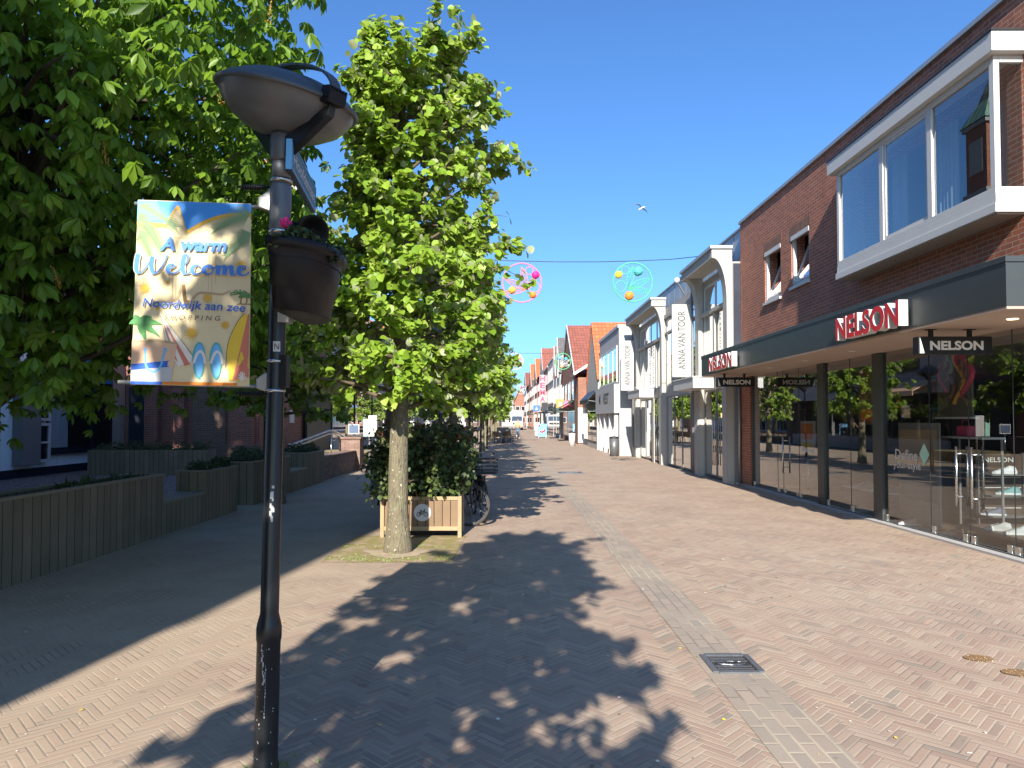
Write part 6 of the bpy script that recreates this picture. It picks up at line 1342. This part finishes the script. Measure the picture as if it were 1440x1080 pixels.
skin('trousers', [([(x,y+.24,.99),(x+.11,y+.05,.86),(x+.10,y-.12,.60),(x+.10,y+.05,.26)],[.165,.105,.08,.06]),([(x,y+.24,.99),(x-.11,y+.05,.94),(x-.10,y-.20,.78),(x-.10,y-.04,.44)],[.165,.105,.08,.06])], M['jeans'], CY, 1)
b = MB(); b.ball((x,y+.08,1.74),.105,12,0,(.9,1,.8)); b.build('hair', M['brown'], CY)
for sx in (.10,): 
    b = MB(); b.box(x+.06,x+.14,y-.16,y+.06,.12,.20); b.build('shoe', M['white_paint'], CY); b = MB(); b.box(x-.14,x-.06,y-.24,y-.02,.30,.38); b.build('shoe', M['white_paint'], CY)
# delivery truck
t = thing('delivery_truck', 'white box truck facing the viewer far down the street', 'truck', (1.5,126,0)); x0, x1, y = .42, 2.55, 124.0
b = MB(); b.prism([(x0,y,.55),(x0,y-.0,1.55),(x0,y+.35,2.55),(x0,y+1.9,2.6),(x0,y+1.9,.55)], (x1-x0,0,0)); b.build('cab', M['white_paint'], t, bevel=.08)
b = MB(); b.box(x0-.12,x1+.12,y+2.0,y+8.5,.8,3.5); b.build('cargo_box', M['white_wall'], t, bevel=.03)
b = MB(); b.quad((x0+.12,y-.012,1.58),(x1-.12,y-.012,1.58),(x1-.2,y+.285,2.42),(x0+.2,y+.285,2.42)); b.build('windscreen', M['dark_glass'], t)
b = MB(); b.box(x0+.3,x1-.3,y-.03,y-.001,.95,1.3); b.build('grille', M['anthracite'], t); b = MB(); b.box(x0,x1,y-.08,y-.002,.45,.7); b.build('bumper', M['mid_grey'], t)
for s in (x0+.2,x1-.2): b = MB(); b.ball((s,y-.03,.84),.12,10,0,(1.2,.4,.8)); b.build('headlight', M['silver'], t)
for s in (x0-.12,x1+.12): b = MB(); b.box(s-.1,s+.1,y+.1,y+.2,1.7,2.2); b.build('mirror', M['anthracite'], t)
for s in (x0+.15,x1-.15):
    for yy in (y+.9,y+6.8): b = MB(); b.cyl((s-.13,yy,.45),(s+.13,yy,.45),.45,n=20); w = b.build('wheel', M['rubber'], t); b = MB(); b.cyl((s-.14,yy,.45),(s+.14,yy,.45),.22,n=14); b.build('rim', M['silver'], w)
# terrace under the lindens
def chair():
    t = thing('terrace_chair', 'terrace chair', 'chair', (0,0,0), 'dark terrace chairs under the lindens'); b = MB(); b.box(-.22,.22,-.22,.22,.43,.47); b.build('seat', M['tan'], t); b = MB()
    b.tube([(-.22,.2,.46),(-.24,.26,.85),(.24,.26,.85),(.22,.2,.46)], .02, 6); b.box(-.2,.2,.225,.25,.55,.82); b.build('backrest', M['brown'], t)
    for sx in (-.2,.2):
        for sy in (-.2,.2): b = MB(); b.cyl((sx,sy,.43),(sx*1.1,sy*1.1,0),.016,n=6); b.build('leg', M['anthracite'], t)
    return t
def table():
    t = thing('terrace_table', 'terrace table', 'table', (0,0,0), 'terrace tables under the lindens'); b = MB(); b.box(-.4,.4,-.4,.4,.71,.745); b.build('tabletop', M['anthracite'], t); b = MB(); b.cyl((0,0,.03),(0,0,.71),.035); b.build('leg', M['anthracite'], t); b = MB(); b.lathe([(.0,0),(.3,0),(.28,.03),(0,.035)], (0,0,0), 16); b.build('foot', M['anthracite'], t); return t
c0, t0 = chair(), table(); c1 = t1 = None
CH_ = [(.02,52.2,2.0,'terrace chair nearest the roadway, right of the row'),(-.75,51.6,1.0,'terrace chair at the front, left of the dark tables'),(-.35,53.6,-.6,'terrace chair behind the front table'),(.1,55.2,2.6,'terrace chair in the second row by the roadway'),(-.95,54.9,.4,'terrace chair in the second row by the trunks'),(-.1,57.6,1.5,'terrace chair at the back of the terrace')]
for i, (x, y, r, lb) in enumerate(CH_): o = c0 if i == 0 else copy_tree(c0); o.location = (x,y,0); o.rotation_euler = (0,0,r); o['label'] = lb
for i, (x, y, lb) in enumerate(((-.4,52.4,'front dark terrace table under the lindens'),(-.4,55.6,'rear dark terrace table under the lindens'))): o = t0 if i == 0 else copy_tree(t0); o.location = (x,y,0); o['label'] = lb
t = thing('terrace_screen', 'low grey terrace wind screen at the end of the chairs', 'wind screen', (-.3,61,0)); b = MB(); b.box(-1.0,.25,60.5,60.55,.3,1.1); b.build('panel', M['mid_grey'], t); 
for x in (-1.0,.2): b = MB(); b.box(x,x+.05,60.5,60.55,0,.299); b.build('foot', M['anthracite'], t)
# far lamp posts of the row: pole, head and tub copies
POSTS = [(13.3,'second black lamp post, just behind the hedge planter'),(23.2,'third black lamp post among the linden crowns'),(33,'fourth black lamp post before the fashion shop'),(43,'fifth black lamp post among the far lindens')]
for i, (y, lb) in enumerate(POSTS):
    c = dup(LAMP, (PX-.12,y,0), 0, lb)
    c2 = dup(TUB, (-1.05-.12, y, 2.1), 0, ['flower tub on the second lamp post','flower tub on the third lamp post','flower tub on the fourth lamp post','flower tub on the fifth lamp post'][i])
dup(BANNER, (-1.58-.9, 47.9, 1.87), 0, 'small distant beach print banner between the linden trunks')
c = dup(LAMP, (PX-.9, 47.86, 0), 0, 'far lamp post carrying the distant beach banner')
# gull
t = thing('gull', 'grey and white gull gliding in the blue sky above the street', 'bird', (11.3,60,19.4))
C = Vector((11.3,60,19.75)); B = lambda x, z, y=0: C+Vector((x, y, z))*1.18
b = MB(); b.tube([B(.30,.10),B(.20,.06),B(.05,.0),B(-.10,-.08),B(-.17,-.13),B(-.21,-.16)], [.02,.06,.085,.075,.05,.012], 10)
for pts in ([B(-.02,.0),B(-.12,.20,-.03),B(-.30,.25,-.05),B(-.52,.22,0)], [B(.06,-.02),B(.22,-.10,.03),B(.40,-.22,.05),B(.46,-.42,0)]):
    w = (.15,.14,.10,.015); vs = []
    for p, q in zip(pts, w): vs += [p+Vector((0,-q,.0)), p+Vector((0,q,.0)), p+Vector((0,-q*.8,.025)), p+Vector((0,q*.5,.012))]
    b.add(vs, [(4*i,4*i+1,4*i+5,4*i+4) for i in range(3)]+[(4*i+2,4*i+6,4*i+7,4*i+3) for i in range(3)]+[(4*i,4*i+4,4*i+6,4*i+2) for i in range(3)]+[(4*i+1,4*i+3,4*i+7,4*i+5) for i in range(3)], 1)
b.build('body', [M['white_paint'], M['mid_grey']], t)
# ------------------------------------------------------------------ light and camera
w = bpy.data.worlds.new('World'); sc.world = w; w.use_nodes = True; nt = w.node_tree; bg = nt.nodes['Background']
sky = nt.nodes.new('ShaderNodeTexSky'); sky.sky_type = 'NISHITA'; sky.sun_disc = False
EL = R(29.1); AZ = math.atan2(.135, 1.0)      # light travels to (+.135, +1)
sky.sun_elevation = EL; sky.sun_rotation = math.pi+AZ; sky.air_density = 1.0; sky.dust_density = 1.4; sky.ozone_density = 2.2; sky.altitude = 0
nt.links.new(mixc(nt, 1.0, sky.outputs[0], (.47,.77,1.12), 'MULTIPLY'), bg.inputs[0]); bg.inputs[1].default_value = .075
sl = bpy.data.lights.new('sun', 'SUN'); so = bpy.data.objects.new('sun', sl); col.objects.link(so); sl.energy = 3.9; sl.angle = R(.53); sl.color = (1,.93,.83)
d = Vector((math.sin(AZ)*math.cos(EL), math.cos(AZ)*math.cos(EL), -math.sin(EL))); so.rotation_euler = d.to_track_quat('-Z', 'Y').to_euler(); so.location = (-5,-30,30)
cd = bpy.data.cameras.new('camera'); co = bpy.data.objects.new('camera', cd); col.objects.link(co); sc.camera = co
cd.sensor_width = 36; cd.lens = 25.0; cd.clip_start = .05; cd.clip_end = 3000; co.location = (0,0,1.7)
PITCH = R(1.6); co.rotation_euler = (R(90)+PITCH, 0, 0); cd.shift_y = (51-1000*math.tan(PITCH))/1440; cd.shift_x = 5/1440
sc.view_settings.view_transform = 'Standard'; sc.view_settings.look = 'None'; sc.view_settings.gamma = 1; sc.view_settings.exposure = EXPO
sc.view_settings.use_curve_mapping = False
sc.cycles.max_bounces = 8; sc.cycles.transparent_max_bounces = 16; sc.cycles.use_denoising = True
